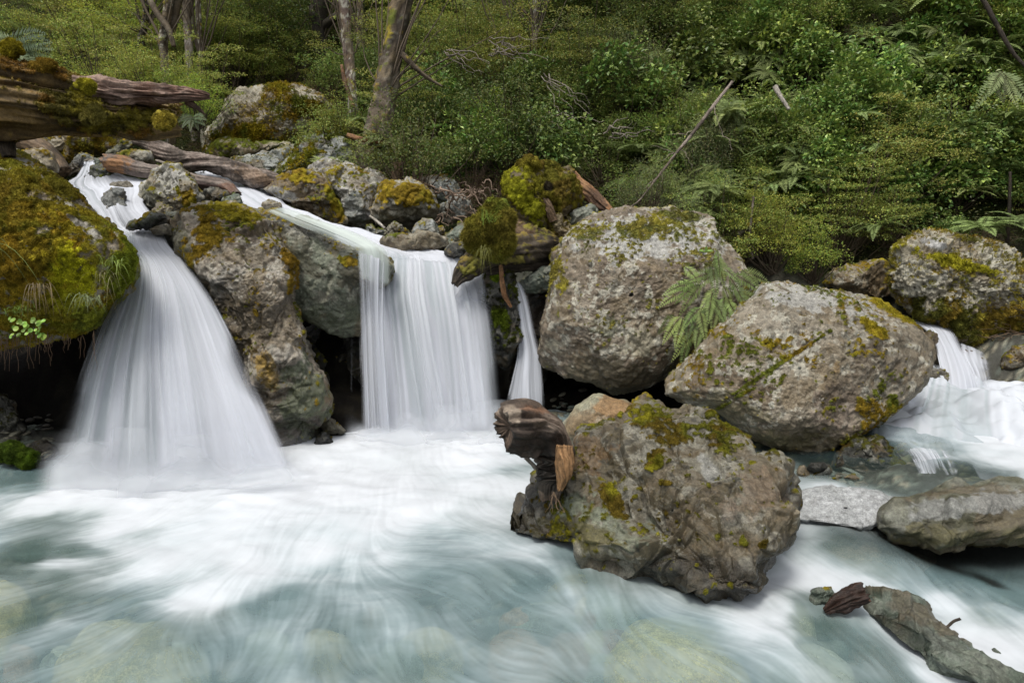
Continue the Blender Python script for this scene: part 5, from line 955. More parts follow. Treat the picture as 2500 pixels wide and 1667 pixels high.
# ---------------------------------------------------------------- plants
M_LEAF = leafy_material('foliage', 0.015, 0.3, 0.5, 0.4, 0.32)
M_GLOSS = leafy_material('glossy_foliage', 0.02, 0.3, 0.42, 0.4, 0.15)
M_FERN = leafy_material('fern_foliage', 0.02, 0.3, 0.55, 0.3, 0.2)
M_STEM = leafy_material('stem_bark', 0.01, 0.3, 0.8, 0.2, 0.0)
def leaves(C, D, N, L, Wd, col, fold=0.25):
    """C base points, D directions, N normals -> folded diamond leaves (2 tris each)"""
    n = len(C); D = D / (np.linalg.norm(D, axis=1, keepdims=True) + 1e-9); Sd = np.cross(D, N); Sd /= np.linalg.norm(Sd, axis=1, keepdims=True) + 1e-9; Nn = np.cross(Sd, D)
    L = np.asarray(L).reshape(-1, 1) * np.ones((n, 1)); Wd = np.asarray(Wd).reshape(-1, 1) * np.ones((n, 1))
    m = C + D * L * .45
    V = np.stack([C, m - Sd * Wd / 2 + Nn * Wd * fold, C + D * L, m + Sd * Wd / 2 + Nn * Wd * fold], 1).reshape(-1, 3)
    i = np.arange(n)[:, None] * 4
    T = np.concatenate([i + np.array([0, 1, 2]), i + np.array([0, 2, 3])], 0)
    return V, T, np.repeat(col, 4, 0)
def lc(base, n, rng, var=.35, tip=None, tipf=.15):
    c = np.tile(np.array(base), (n, 1)) * (1 + var * rng.uniform(-1, 1, (n, 1)))
    c[:, 0] *= 1 + .25 * rng.uniform(-1, 1, n)
    if tip is not None: k = rng.rand(n) < tipf; c[k] = np.array(tip) * rng.uniform(.7, 1.2, (k.sum(), 1))
    return np.clip(c, .004, .8)
def branches(tips, rng, r=.012, col=(.09, .07, .05), h0=0.0):
    segs = []
    for t in tips:
        b = np.array([rng.normal(0, .05), rng.normal(0, .05), h0]); mid = b * .4 + t * .6; mid[2] -= .1 * abs(t[2])
        p = spline(np.array([b, mid, t]), 7) + rng.normal(0, .012, (7, 3)) * np.linspace(0, 1, 7)[:, None]
        segs.append((p, r, r * .25, np.array(col) * rng.uniform(.7, 1.3)))
    return segs
def proto_clumps(seed, n_clump, per, rad, hgt, leaf, wid, col, tip, flat=.5, csize=.22, up=.5, tipf=.15, shell=.55, droop=0.0):
    rng = np.random.RandomState(seed)
    a = rng.uniform(0, 2 * np.pi, n_clump); ph = np.arcsin(rng.uniform(-.25, 1, n_clump)); rr = rng.uniform(shell, 1, n_clump)
    tips = np.stack([np.cos(a) * np.cos(ph) * rad * rr, np.sin(a) * np.cos(ph) * rad * rr, hgt * .42 + np.sin(ph) * hgt * .55 * rr], -1)
    tips *= 1 + .15 * rng.normal(0, 1, (n_clump, 1))
    C = []; D = []; N = []
    for t in tips:
        k = int(per * rng.uniform(.5, 1.5)); s = csize * rng.uniform(.6, 1.4)
        q = rng.normal(0, 1, (k, 3)); q /= np.linalg.norm(q, axis=1, keepdims=True); q *= rng.uniform(.3, 1, (k, 1)) ** .5; q[:, 2] *= flat
        C.append(t + q * s); o = q.copy(); o[:, 2] = o[:, 2] * .6 - droop; o += rng.normal(0, .35, (k, 3)); D.append(o)
        nn = rng.normal(0, .45, (k, 3)); nn[:, 2] += up + .6; nn += q * .4; N.append(nn)
    C = np.concatenate(C); D = np.concatenate(D); N = np.concatenate(N); n = len(C)
    col = lc(col, n, rng, .35, tip, tipf)
    V, T, c = leaves(C, D, N, leaf * rng.uniform(.6, 1.3, n), wid * rng.uniform(.7, 1.2, n), col)
    return (V, T, c), branches(tips, rng)
def frond(base, d, L, droop, npin, plen, side, rng, col, pw=.16):
    t = np.linspace(0, 1, npin + 1)[1:]
    def pos(t): p = base + np.outer(t, d) * L; p[:, 2] -= droop * t ** 2; return p
    Pp = pos(t); Tn = pos(t + .01) - Pp; Tn /= np.linalg.norm(Tn, axis=1, keepdims=True)
    prof = plen * np.minimum(1, t * 5) * (1 - t ** 2.2 * .93)
    C = []; D = []; Nn = []; LL = []
    for s in (-1, 1):
        sd = np.tile(side * s, (npin, 1)); dd = sd * .9 + Tn * .4; dd[:, 2] -= .18; C.append(Pp); D.append(dd + rng.normal(0, .05, dd.shape)); nr = np.cross(Tn, side); nr *= np.sign(nr[:, 2:3] + 1e-6); Nn.append(nr); LL.append(prof)
    C = np.concatenate(C); D = np.concatenate(D); Nn = np.concatenate(Nn); LL = np.concatenate(LL)
    cc = np.tile(col, (len(C), 1)) * rng.uniform(.8, 1.2, (len(C), 1))
    V, T, c = leaves(C, D, Nn, LL, np.full(len(C), L / npin * .8), cc, .1)
    return V, T, c, pos(np.linspace(0, 1, 8))
def merge(parts):
    V = []; T = []; C = []; b = 0
    for v, t, c in parts: V.append(v); T.append(t + b); C.append(c); b += len(v)
    return np.concatenate(V), np.concatenate(T), np.concatenate(C)
def proto_fern(seed, nf=12, L=.75, col=(.10, .15, .06), plen=.15, npin=22, tilt=.55):
    rng = np.random.RandomState(seed); parts = []; segs = []
    for k in range(nf):
        a = k / nf * 2 * np.pi + rng.normal(0, .2); e = rng.uniform(.25, 1.0) * tilt + .15
        d = np.array([math.cos(a) * math.cos(e), math.sin(a) * math.cos(e), math.sin(e)]); side = np.array([-math.sin(a), math.cos(a), 0])
        c = np.array(col) * rng.uniform(.65, 1.35); LL = L * rng.uniform(.7, 1.15)
        V, T, cc, ra = frond(np.zeros(3), d, LL, LL * rng.uniform(.3, .7), npin, plen, side, rng, c); parts.append((V, T, cc)); segs.append((ra, .004, .0015, c * .8))
    return merge(parts), segs
def me_leaf(name, d): return mesh_np(name, d[0], tris=d[1], attrs={'col': d[2]}, smooth=False)
def me_stem(name, segs): V, Q, C = sticks(segs, 4); return mesh_np(name, V, Q, attrs={'col': C})
PROT = {}
def mkproto(key, data, lm, nm='foliage'):
    (d, segs) = data; PROT.setdefault(key, []).append((me_leaf(nm, d), me_stem('stems', segs), lm, nm))
G_OL = (.29, .325, .075); G_MID = (.22, .29, .065); G_DK = (.13, .17, .04); G_BR = (.38, .44, .075); G_GREY = (.28, .31, .14)
for s in range(3):
    mkproto('beech', proto_clumps(200 + s, 34, 150, .75, 1.5, .034, .022, G_OL, (.17, .20, .04), flat=.16, csize=.30, up=1.2), M_LEAF)
    mkproto('glossy', proto_clumps(210 + s, 44, 62, .75, 1.25, .088, .056, (.16, .24, .055), (.34, .44, .10), flat=.8, csize=.22, up=.6, tipf=.2), M_GLOSS)
    mkproto('olive', proto_clumps(220 + s, 40, 110, .7, 1.1, .040, .022, G_MID, (.12, .15, .03), flat=.7, csize=.22), M_LEAF)
    mkproto('fern', proto_fern(230 + s, 17, .8, (.21, .27, .09), .15, 26), M_FERN, 'fronds')
for s in range(2):
    mkproto('bright', proto_clumps(240 + s, 44, 120, .6, 1.2, .034, .022, G_BR, (.20, .27, .05), flat=.7, csize=.18, tipf=.25), M_LEAF)
    mkproto('dark', proto_clumps(250 + s, 40, 110, .8, 1.4, .045, .028, G_DK, (.06, .10, .025), flat=.7, csize=.25), M_LEAF)
    mkproto('grey', proto_clumps(260 + s, 46, 120, .7, 1.3, .040, .010, G_GREY, (.12, .15, .08), flat=.9, csize=.24, up=.1), M_LEAF)
def proto_twig(seed):
    rng = np.random.RandomState(seed); segs = []
    for k in range(60):
        a = rng.uniform(0, 2 * np.pi); r = rng.uniform(.2, .8); t = np.array([math.cos(a) * r, math.sin(a) * r, rng.uniform(.1, 1.0)])
        b = np.array([rng.normal(0, .2), rng.normal(0, .2), 0]); p = wander(b, t, 8, .18, rng); c = np.array([.13, .085, .06]) * rng.uniform(.5, 1.5); segs.append((p, rng.uniform(.004, .011), .002, c))
        for j in range(3): q = p[rng.randint(3, 8)]; segs.append((wander(q, q + rng.normal(0, .2, 3), 5, .08, rng), .003, .001, c))
    n = 500; C = rng.normal(0, .35, (n, 3)); C[:, 2] = np.abs(C[:, 2]) + .1
    return leaves(C, rng.normal(0, 1, (n, 3)), rng.normal(0, 1, (n, 3)), .03, .012, lc((.16, .09, .05), n, rng)), segs
for s in range(2): mkproto('twig', proto_twig(270 + s), M_LEAF, 'dead_leaves')
LABEL = {
 'beech': ('beech_sapling', 'sapling', 'beech saplings with flat layered sprays on the slope', 'small beech sapling with flat layered sprays of tiny olive leaves'),
 'glossy': ('broadleaf_shrub', 'shrub', 'glossy broadleaf shrubs crowding the right bank', 'glossy dark green broadleaf shrub crowding the right bank'),
 'olive': ('bushy_shrub', 'shrub', 'mid green bushy shrubs on the slope', 'mid green small leaved bushy shrub on the forest slope'),
 'fern': ('fern', 'fern', 'ferns growing on the forest slope', 'arching feathery fern growing among shrubs on the slope'),
 'bright': ('light_green_shrub', 'shrub', 'light green bushes behind the boulders', 'light yellow green fine leaved bush above the stream bank'),
 'dark': ('shade_shrub', 'shrub', 'dark shaded shrubs deep in the forest', 'dark green shaded shrub deep in the forest'),
 'grey': ('narrow_leaf_shrub', 'shrub', 'grey green narrow leaved shrubs on the slope', 'grey green feathery narrow leaved shrub on the slope'),
 'twig': ('dead_bush', 'bush', 'bare brown twiggy bushes at the forest foot', 'bare brown twiggy bush at the foot of the forest')}
def place(key, loc, scale, rng, k=None, label=None, group=True, tilt=.12, squash=1.0):
    lst = PROT[key]; fm, sm, lm, nm = lst[rng.randint(len(lst)) if k is None else k]
    name, cat, grp, lab = LABEL[key]
    r = root_empty(name, loc); r.rotation_euler = (rng.normal(0, tilt), rng.normal(0, tilt), rng.uniform(0, 6.28)); r.scale = (scale, scale, scale * squash)
    tag(r, label or lab, cat, grp if group else None)
    for n_, me, mt_ in ((nm, fm, lm), ('stems', sm, M_STEM)):
        o = bpy.data.objects.new(n_, me)
        if not me.materials: me.materials.append(mt_)
        COL.objects.link(o); o.parent = r
    return r
def hit(px, py, y0=9.6, y1=62, n=420, lift=0.0):
    """where the view ray meets the ground (vectorised)"""
    px = np.atleast_1d(px).astype(float); py = np.atleast_1d(py).astype(float)
    yy = y0 * (y1 / y0) ** np.linspace(0, 1, n); out = np.full((len(px), 3), np.nan); alive = np.ones(len(px), bool)
    for y in yy:
        q = P(px, py, y); gz = ground_z(q[:, 0], q[:, 1]) + lift
        h = alive & (q[:, 2] < gz); out[h] = q[h]; alive &= ~h
        if not alive.any(): break
    return out
rng = np.random.RandomState(2024)
# which plants grow where (photo regions): x0,x1,y0,y1, count, {kind: weight}
zones = [
 (1650, 2560, 60, 520, 92, {'glossy': 7, 'fern': 3, 'olive': 2, 'beech': 1.2, 'dark': .6}, 'of the right slope'),
 (1500, 2560, -160, 110, 34, {'fern': 2, 'glossy': 3, 'beech': 2, 'olive': 3}, 'at the top of the right slope'),
 (1850, 2560, 480, 600, 18, {'glossy': 4, 'beech': 1.5, 'fern': 2}, 'low behind the mossed boulder at the right edge'),
 (1450, 1760, 130, 520, 38, {'fern': 3, 'grey': 2, 'olive': 3, 'twig': 1.2, 'glossy': 1}, 'around the long bleached branch'),
 (1330, 1620, -40, 260, 24, {'dark': 4, 'olive': 2, 'grey': 1}, 'at the dark top centre'),
 (960, 1480, -60, 330, 54, {'beech': 5, 'olive': 3, 'grey': 2, 'twig': 1, 'dark': 1}, 'right of the thick leaning beech'),
 (1000, 1480, 300, 470, 22, {'olive': 2, 'dark': 3, 'twig': 1, 'glossy': 1.5}, 'behind the mossy stump'),
 (800, 1040, 180, 430, 24, {'twig': 3, 'olive': 2, 'beech': 1, 'fern': 1, 'grey': 1}, 'at the foot of the thick leaning beech'),
 (560, 960, 30, 220, 30, {'beech': 3, 'dark': 4, 'olive': 2}, 'around the slim lichened trunk'),
 (400, 660, 120, 250, 18, {'fern': 2, 'olive': 2, 'beech': 2}, 'above the large far boulder'),
 (-60, 560, 20, 290, 44, {'bright': 4, 'beech': 4, 'olive': 2, 'fern': 1}, 'at the upper left behind the fallen log'),
 (1700, 2050, 560, 660, 10, {'bright': 2, 'beech': 2, 'olive': 1}, 'behind the massive tilted boulder'),
]
SOFT = {'beech': 1.15, 'glossy': 1.0, 'olive': 1.0, 'fern': 1.0, 'bright': 1.0, 'dark': 1.15, 'grey': 1.1, 'twig': .9}
cnt = {}
for x0, x1, y0, y1, n, kinds, ztext in zones:
    ks = list(kinds); wts = np.array([kinds[k] for k in ks], float); wts /= wts.sum()
    gx = rng.uniform(x0, x1, n); gy = rng.uniform(y0, y1, n) + 30
    H = hit(gx, gy)
    for h in H:
        if np.isnan(h[0]): continue
        k = ks[rng.choice(len(ks), p=wts)]
        s = SOFT[k] * rng.uniform(.65, 1.25) * float(np.clip(h[1] / 14, .75, 2.3))
        hx, hy = proj(h); row = ['high', 'midway', 'low'][int(np.clip((hy - y0 - 30) / (y1 - y0) * 3, 0, 2))]; side = ['left', 'centre', 'right'][int(np.clip((hx - x0) / (x1 - x0) * 3, 0, 2))]
        look = {'beech': 'layered sapling', 'glossy': 'glossy shrub', 'olive': 'matt green shrub', 'fern': 'feathery arching fern', 'bright': 'yellow green bush', 'dark': 'dark shaded shrub', 'grey': 'grey green shrub', 'twig': 'bare twiggy bush'}[k]
        fo = .3 if k == 'fern' else 0
        place(k, (h[0], h[1] - fo * 1.5, ground_z(h[0], h[1]) + fo * 1.5 - .08), s, rng, label='%s%s %s, %s %s' % ('small ' if s < SOFT[k] * .9 else ('tall ' if s > SOFT[k] * 1.25 else ''), look, ztext, row, side)); cnt[k] = cnt.get(k, 0) + 1
print('plants', cnt)
# singled out bushes
def at(px, py): return hit([px], [py])[0]
for key, px, py, s, lab in [('bright', 1205, 435, 1.25, 'rounded bright green bush behind the twig tangle'), ('bright', 1130, 420, 1.0, 'light green bush left of the rounded bright one behind the twig tangle'),
                            ('bright', 1985, 690, .75, 'fresh green bush above the massive tilted boulder'), ('beech', 1880, 655, .7, 'golden mossy sapling behind the massive tilted boulder'), ('grey', 1790, 640, .6, 'feathery shrub just behind the top of the hanging fern')]:
    h = at(px, py); h = h if not np.isnan(h[0]) else P(px, py, 10.8)
    place(key, (h[0], h[1], float(ground_z(h[0], h[1])) - .05), s, rng, k=0, label=lab, group=False, tilt=.03)
for n, x0, x1, y0, y1, txt in [(44, 1660, 1960, 110, 300, 'around the dark overhang'), (30, 2080, 2360, 50, 170, 'of the fern drift high on the right'), (10, 1680, 1800, 380, 520, 'right of the square boulder top'), (8, 1560, 1650, 300, 450, 'beside the long bleached branch'), (8, 1930, 2060, 330, 420, 'in the middle of the right slope'), (7, 480, 700, 190, 230, 'above the large far boulder'), (6, 780, 900, 370, 430, 'above the tall pale boulder')]:
    for k in range(n):
        x = rng.uniform(x0, x1); y = rng.uniform(y0, y1); h = at(x, y + 40)
        if np.isnan(h[0]): continue
        d = np.array([0, 0, CAMZ]) - h; d /= np.linalg.norm(d); q = h + d * .75 + np.array([0, 0, .15])
        r = place('fern', q, float(np.clip(h[1] / 14, .8, 1.5)) * rng.uniform(.36, .62), rng, label='pale feathery fern %s, %s' % (txt, ['left', 'middle', 'right'][int((x - x0) / (x1 - x0) * 2.99)])); r.rotation_euler = (rng.uniform(.3, .8), rng.normal(0, .2), rng.normal(0, .5))
for i, (x, y, Y, s_, k) in enumerate([(370,225,15.5,1.25,'beech'),(440,230,15.2,1.15,'bright'),(505,225,15.6,1.1,'beech'),(320,215,16,1.2,'bright'),(410,265,13.2,.7,'olive'),(475,262,13.4,.75,'bright'),(540,170,18.5,1.2,'beech'),(250,190,17,1.4,'beech')]):
    q = P(x, y, Y); place(k, (q[0], q[1], q[2] - .55 * s_), s_, rng, label='%s bush at the foot of the upper left trunks, %s' % ({'beech': 'olive layered', 'bright': 'yellow green', 'olive': 'mid green'}[k], ['behind the log end', 'under the pale dead trunk', 'right of the pale trunk', 'behind the splintered limb', 'low behind the log end', 'low by the hanging fern', 'above the far boulder', 'far left', 'behind the far boulder crest'][i]), group=False)
# low ground cover between the shrubs
def cover(n, seed, region, leaf, wid, col, tip, name, label, h=.25, mat=None):
    rg = np.random.RandomState(seed); px = rg.uniform(region[0], region[1], n); py = rg.uniform(region[2], region[3], n)
    H = hit(px, py); ok = ~np.isnan(H[:, 0]); H = H[ok]; m = len(H); sc = np.clip(H[:, 1] / 13, .8, 2.6)
    H = H + rg.normal(0, .12, H.shape) * sc[:, None]; H[:, 2] = ground_z(H[:, 0], H[:, 1]) + np.abs(rg.normal(0, h, m)) * sc
    keep = H[:, 1] > 9.7; H = H[keep]; sc = sc[keep]; m = len(H)
    D = rg.normal(0, 1, (m, 3)); D[:, 2] *= .4; N = rg.normal(0, .5, (m, 3)); N[:, 2] += 1
    cl = fbm(H * .9, 3, seed); c = lc(col, m, rg, .4, tip, .15) * (1 + .5 * cl[:, None])
    V, T, cc = leaves(H, D, N, leaf * sc * rg.uniform(.6, 1.3, m), wid * sc, np.clip(c, .004, .6))
    o = mobj(name, mesh_np(name, V, tris=T, attrs={'col': cc}, smooth=False), mat or M_LEAF); tag(o, label, 'undergrowth', kind='stuff')
cover(150000, 31, (-150, 2650, -200, 660), .055, .03, (.07, .08, .024), (.17, .175, .045), 'undergrowth', 'low leafy ground cover filling the forest slope')  # leaf colour kept dark so gaps between shrubs read as shade
cover(30000, 32, (420, 1500, 180, 480), .03, .02, (.14, .14, .03), (.20, .12, .05), 'leaf_litter', 'mossy litter and seedlings along the stream bank', h=.06)
# ---------------------------------------------------------------- trees at the forest edge
def tree(label, path, pal, seed, moss=.0, lichen=.6, patches=(), limbs=(), crown=None, leafcol=G_OL, name='tree', mosscol=None, groove=.12):
    l3 = P(path[-1][0], path[-1][1], path[-1][2]); g3 = float(ground_z(l3[0], l3[1]))
    if l3[2] > g3: fx, fy = proj(np.array([l3[0], l3[1], g3 - .2])); path = list(path) + [(float(fx), float(fy), path[-1][2], path[-1][3] * 1.15)]
    q = P(path[-1][0], path[-1][1], path[-1][2]); rt = root_empty(name, q); tag(rt, label, 'tree')
    log('trunk', None, '', path, pal=pal, nu=28, nv=110, seed=seed, groove=groove, lump=.06, moss=moss, lichen=lichen, patches=patches, parent=rt, mosscol=mosscol)
    for lp in limbs: log('limb', None, '', lp, pal=pal, nu=14, nv=40, seed=seed + 3, groove=groove, lump=.06, moss=moss, parent=rt)
    rg = np.random.RandomState(seed); parts = []; segs = []
    cr = list(crown or []) + [(path[0][0] + rg.uniform(-200, 200), -170 + rg.uniform(-120, 60), 60) for k in range(9)]
    Y = path[0][2]
    for (x, y, r) in cr:
        n = int(330 * (r / 40)); c = P(x, y, Y + rg.uniform(-.6, .6)); s = r / FPX * Y
        k = rg.normal(0, .5, (n, 3)) * s * np.array([1, 1, .22]); D = rg.normal(0, 1, (n, 3)); D[:, 2] *= .25; N = rg.normal(0, .3, (n, 3)); N[:, 2] += 1
        parts.append(leaves(c + k, D, N, .035 * (Y / 14), .022 * (Y / 14), lc(leafcol, n, rg, .35, tuple(v * 1.5 for v in leafcol), .2)))
        t = P(path[len(path) // 2][0], path[len(path) // 2][1], path[len(path) // 2][2]); segs.append((wander(t, c, 8, .1, rg), .02, .005, (.1, .08, .06)))
    o = mobj('crown', me_leaf('crown', merge(parts)), M_LEAF, rt); b = stick_obj('branches', segs, rt, M_STEM, 4)
BK = ((0.10,0.075,0.05),(0.17,0.14,0.105),(0.04,0.03,0.02)); PB = ((0.30,0.26,0.23),(0.42,0.38,0.35),(0.16,0.12,0.10)); DKB = ((0.035,0.028,0.02),(0.06,0.05,0.035),(0.02,0.016,0.012))
tree('thick leaning beech trunk with flaky brown bark and moss on its left side', [(1000,-60,13.2,22),(982,0,13.2,22),(966,80,13.1,23),(950,160,13.0,25),(938,240,12.9,27),(925,320,12.8,31),(915,370,12.8,38)], BK, 301, moss=.1, lichen=.15, groove=.25, patches=[('moss',950,60,12,60,15,.9),('moss',930,200,14,70,15,.4)], limbs=[[(980,130,13,8),(1030,180,12.9,5),(1080,212,12.8,2)]], crown=[(1100,60,45),(1050,110,40),(880,90,40),(1150,120,40),(1240,60,50)], leafcol=G_OL)
tree('slim mossy trunk with pale lichen blotches left of the thick leaning beech', [(836,-60,16,12),(838,0,16,12),(846,80,16,13),(852,150,16,12),(860,230,15.8,11),(862,260,15.8,12)], ((0.17,0.12,0.10),(0.34,0.30,0.28),(0.08,0.05,0.04)), 302, lichen=1.0, crown=[(780,110,35),(900,60,40)])
tree('pale dead trunk, the lightest one at the upper left', [(452,-60,17.8,11),(455,0,17.8,10),(460,70,17.8,10),(463,150,17.6,9)], PB, 303, lichen=.1, crown=[(380,30,35),(520,60,35)])
tree('thin dark trunk close to the right of the pale dead one', [(480,-60,17.3,6),(483,0,17.3,6),(486,80,17.3,6),(490,150,17.2,6),(488,175,17.2,8)], BK, 304, lichen=.8, crown=[(560,50,40)])
tree('crooked mossy twin trunk left of the pale dead one', [(420,-60,16.8,9),(412,0,16.8,9),(404,60,16.8,10),(398,110,16.8,10),(402,150,16.8,9)], BK, 305, moss=.2, limbs=[[(360,-10,16.8,6),(385,35,16.7,7),(410,70,16.6,7),(425,115,16.6,5)],[(440,-20,17.0,10),(428,30,17.0,9),(420,80,17.0,8)]], crown=[(330,60,40),(300,16.8,45)], leafcol=G_BR)
tree('curved dark trunk furthest left among the upper left trees', [(352,-30,17.8,7),(356,30,17.8,7),(350,80,17.8,7),(345,125,17.8,8)], DKB, 306, moss=.2, crown=[(250,50,45),(200,16.8,40)], leafcol=G_BR)
tree('black forked trunk in deep shade between the slim trunks', [(790,-60,21,18),(785,0,21,18),(778,60,21,15),(782,120,21,15),(788,170,21,18)], DKB, 307, lichen=0, limbs=[[(778,70,21,12),(765,35,20.9,10),(762,15,20.9,7)],[(782,70,21,10),(812,48,20.9,9),(838,30,20.8,6)]], crown=[(700,60,40)], leafcol=G_DK)
tree('thin reddish trunk behind the branchy shrubs at top centre', [(1312,-60,17,8),(1308,0,17,7),(1306,80,16.9,6),(1304,160,16.8,6),(1303,230,16.8,6)], BK, 308, lichen=.7, limbs=[[(1306,110,16.8,2.5),(1250,103,16.7,3),(1205,106,16.6,2)],[(1306,60,16.8,2),(1270,18,16.7,2)]], crown=[(1380,60,60),(1240,30,50),(1420,120,50)], leafcol=G_GREY)
tree('thin grey sapling trunk just left of the thin reddish one', [(1268,85,16,2.5),(1275,130,15.9,3),(1277,200,15.8,3.5),(1280,280,15.7,4)], BK, 309, crown=[(1250,90,30)])
for i, (x, y0, y1, Y, w_, lab) in enumerate([(596,0,75,24,6,'dark far trunk at the top left of centre'), (648,0,80,24,7,'mottled far trunk right of the dark far trunk'), (876,0,80,19,7,'rough brown trunk between the slim lichened and the thick leaning one'), (512,0,50,26,9,'stubby dark trunk at the top edge beside the thin dark one'), (700,-20,90,25,6,'brown far trunk half hidden by layered sprays'), (745,20,160,24,5,'thin leaning far trunk left of the black forked one')]):
    tree(lab, [(x,-60,Y,w_),(x + 2,y0,Y,w_),(x + 4,(y0 + y1) / 2,Y,w_),(x + 3,y1,Y,w_ * 1.1),(x + 2,y1 + 40,Y,w_ * 1.2)], BK if i % 2 else DKB, 310 + i, lichen=.5, crown=[(x + 60, 40, 35)])
log('snag', 'broken reddish snag leaning beside the slim lichened trunk', 'stump', [(834,160,15.6,3),(842,200,15.5,5),(856,240,15.4,5),(862,260,15.3,6)], pal='rust', nu=14, nv=40, seed=330, groove=.3, ends=(1,.2))
log('snag', 'sawn grey stump with a fresh orange cut at the upper left', 'stump', [(488,158,19.5,9),(484,170,19.5,10),(482,198,19.4,10)], pal='pale', nu=24, nv=30, seed=331)
log('snag', 'thin upright broken pole standing in the ferns at the upper left', 'stump', [(444,148,19,2.5),(445,180,19,3.5),(446,216,18.9,4)], pal='grey', nu=12, nv=30, seed=332, ends=(1,.1))
lg = log('dead_branch', 'long bleached dead branch slanting down the slope above the square boulder', 'branch', [(1788,200,12.0,3),(1745,255,11.8,4.2),(1700,315,11.6,4),(1655,370,11.4,3.4),(1600,440,11.2,2.6),(1560,490,11.1,2),(1528,512,11.0,1.6)], pal='grey', nu=20, nv=160, seed=333, groove=.1, patches=[('moss',1560,480,20,20,0,.3)])
rg = np.random.RandomState(9)
for sg_ in [(wander(P(x, y, 11.5), P(x + dx, y + dy, 11.4), 9, .05, rg), .008, .002, np.array((.30, .25, .21))) for x, y, dx, dy in [(1742,258,20,60),(1762,318,25,50),(1690,320,-60,10),(1655,372,-45,20),(1660,365,30,45),(1600,440,-30,30),(1650,372,-60,-15),(1620,415,-10,50)]]: stick_obj('side_twig', [sg_], lg)
log('dead_branch', 'short pale broken branch hanging from the ferny overhang', 'branch', [(1892,212,11.8,6),(1905,235,11.7,5),(1926,268,11.6,4)], pal='pale', nu=14, nv=40, seed=334)
log('dead_branch', 'mossy crooked branch rooted behind the square boulder', 'branch', [(1795,578,10.4,4),(1822,558,10.4,7),(1850,540,10.5,6),(1890,512,10.6,4)], pal='bark', nu=18, nv=60, seed=335, moss=.6)
log('dead_branch', 'thin curved stem rising beside the mossy crooked branch', 'branch', [(1838,632,10.3,4),(1828,600,10.3,4),(1832,555,10.3,3),(1840,480,10.4,2.5)], pal='bark', nu=12, nv=60, seed=336)
log('dead_branch', 'dark bare branch slanting through the leaves at the top right', 'branch', [(2395,-10,11.4,5),(2430,55,11.3,5),(2470,125,11.2,4),(2510,170,11.1,4)], pal='dark', nu=12, nv=60, seed=337)
log('dead_branch', 'thin straight young stem near the right edge', 'branch', [(2466,420,10.9,3),(2464,500,10.9,4),(2458,610,10.9,5)], pal='dark', nu=12, nv=50, seed=338)
log('dead_branch', 'reddish broken branch lying at the foot of the thick leaning beech', 'branch', [(850,330,12.4,5),(880,340,12.3,6),(905,345,12.2,5),(960,352,12.2,4)], pal='rust', nu=14, nv=50, seed=339, ends=(1,.6))
for i, (a, b, c) in enumerate([((1195,128),(1250,120),13.5), ((1090,132),(1150,160),12.8), ((1330,180),(1400,265),13.4), ((1340,290),(1430,320),12.6), ((1210,100),(1290,112),13.9), ((1480,330),(1560,300),11.9)]):
    segs = []
    for k in range(5): segs.append((wander(P(a[0] + rg.uniform(-20, 20), a[1] + rg.uniform(-10, 10), c), P(b[0] + rg.uniform(-30, 50), b[1] + rg.uniform(-30, 40), c - .2), 12, .12, rg), .013, .003, np.array((.30, .26, .22)) * rg.uniform(.6, 1.2)))
    o = stick_obj('bare_branches', segs); tag(o, ['bare pale branches left of the thin reddish trunk', 'bare mossy twigs right of the thick leaning beech', 'tangled bare branches in the middle of the slope', 'drooping bare branches above the mossy stump', 'grey forked branches at top centre', 'thin bare twigs left of the long bleached branch'][i], 'branch')

# ---------------------------------------------------------------- ferns, grass and herbs near the camera
def fern_plant(label, root, spots, seed, col=(.18, .24, .075), plen=.09, npin=17, Yj=.12, name='fern'):
    rg = np.random.RandomState(seed); rt = root_empty(name, root); tag(rt, label, 'fern'); dead = []; st = []
    for j, (bx, by, tx, ty, Y, tw) in enumerate(spots):
        b = P(bx, by, Y + .1); e = P(tx, ty, Y - rg.uniform(.0, Yj)); d = e - b; L = np.linalg.norm(d); drp = L * .28; d = d / L + np.array([0, 0, .28]); side = np.cross(d / np.linalg.norm(d), np.array([0, -1.0, .35]) + rg.normal(0, .2, 3)); side /= np.linalg.norm(side)
        c = np.array(col) * rg.uniform(.45, 1.5)
        V, T, cc, ra = frond(b, d, L, drp, npin, plen * tw, side, rg, c); me = me_leaf('frond', (V, T, cc)); mobj('frond', me, M_FERN, rt); st.append((ra, .004, .0015, np.array((.10, .09, .04))))
    stick_obj('stalks', st, rt, M_STEM, 4)
    return rt
rg = np.random.RandomState(4)
sp = []
for (tx, ty) in [(1632,880),(1712,905),(1590,770),(1690,850),(1745,845),(1790,830),(1812,775),(1852,715),(1870,690),(1670,830),(1720,790),(1765,790),(1640,740),(1600,750),(1585,800),(1700,900),(1780,880),(1820,820),(1740,730),(1665,690),(1860,660),(1800,625),(1755,640),(1655,900),(1700,872),(1610,838),(1598,815),(1640,850),(1740,868),(1765,835),(1730,810),(1660,800),(1800,795),(1832,760),(1845,735),(1810,745),(1780,760),(1862,742),(1700,760),(1680,715),(1610,720),(1625,705),(1700,690),(1760,700),(1800,690),(1845,700),(1750,680),(1815,660),(1780,650),(1650,770),(1715,835),(1690,820),(1750,790),(1605,790),(1840,680)]:
    cx = 1725 + (tx - 1725) * .55 + rg.uniform(-30, 30); cy = 710 + (ty - 745) * .6 + rg.uniform(-25, 10); d = math.hypot(tx - cx, ty - cy)
    L_ = rg.uniform(62, 98); cx, cy = tx - (tx - cx) / d * L_, ty - (ty - cy) / d * L_
    sp.append((cx, cy, tx, ty, 7.25 - .25 * (ty - 660) / 240, 1.0))
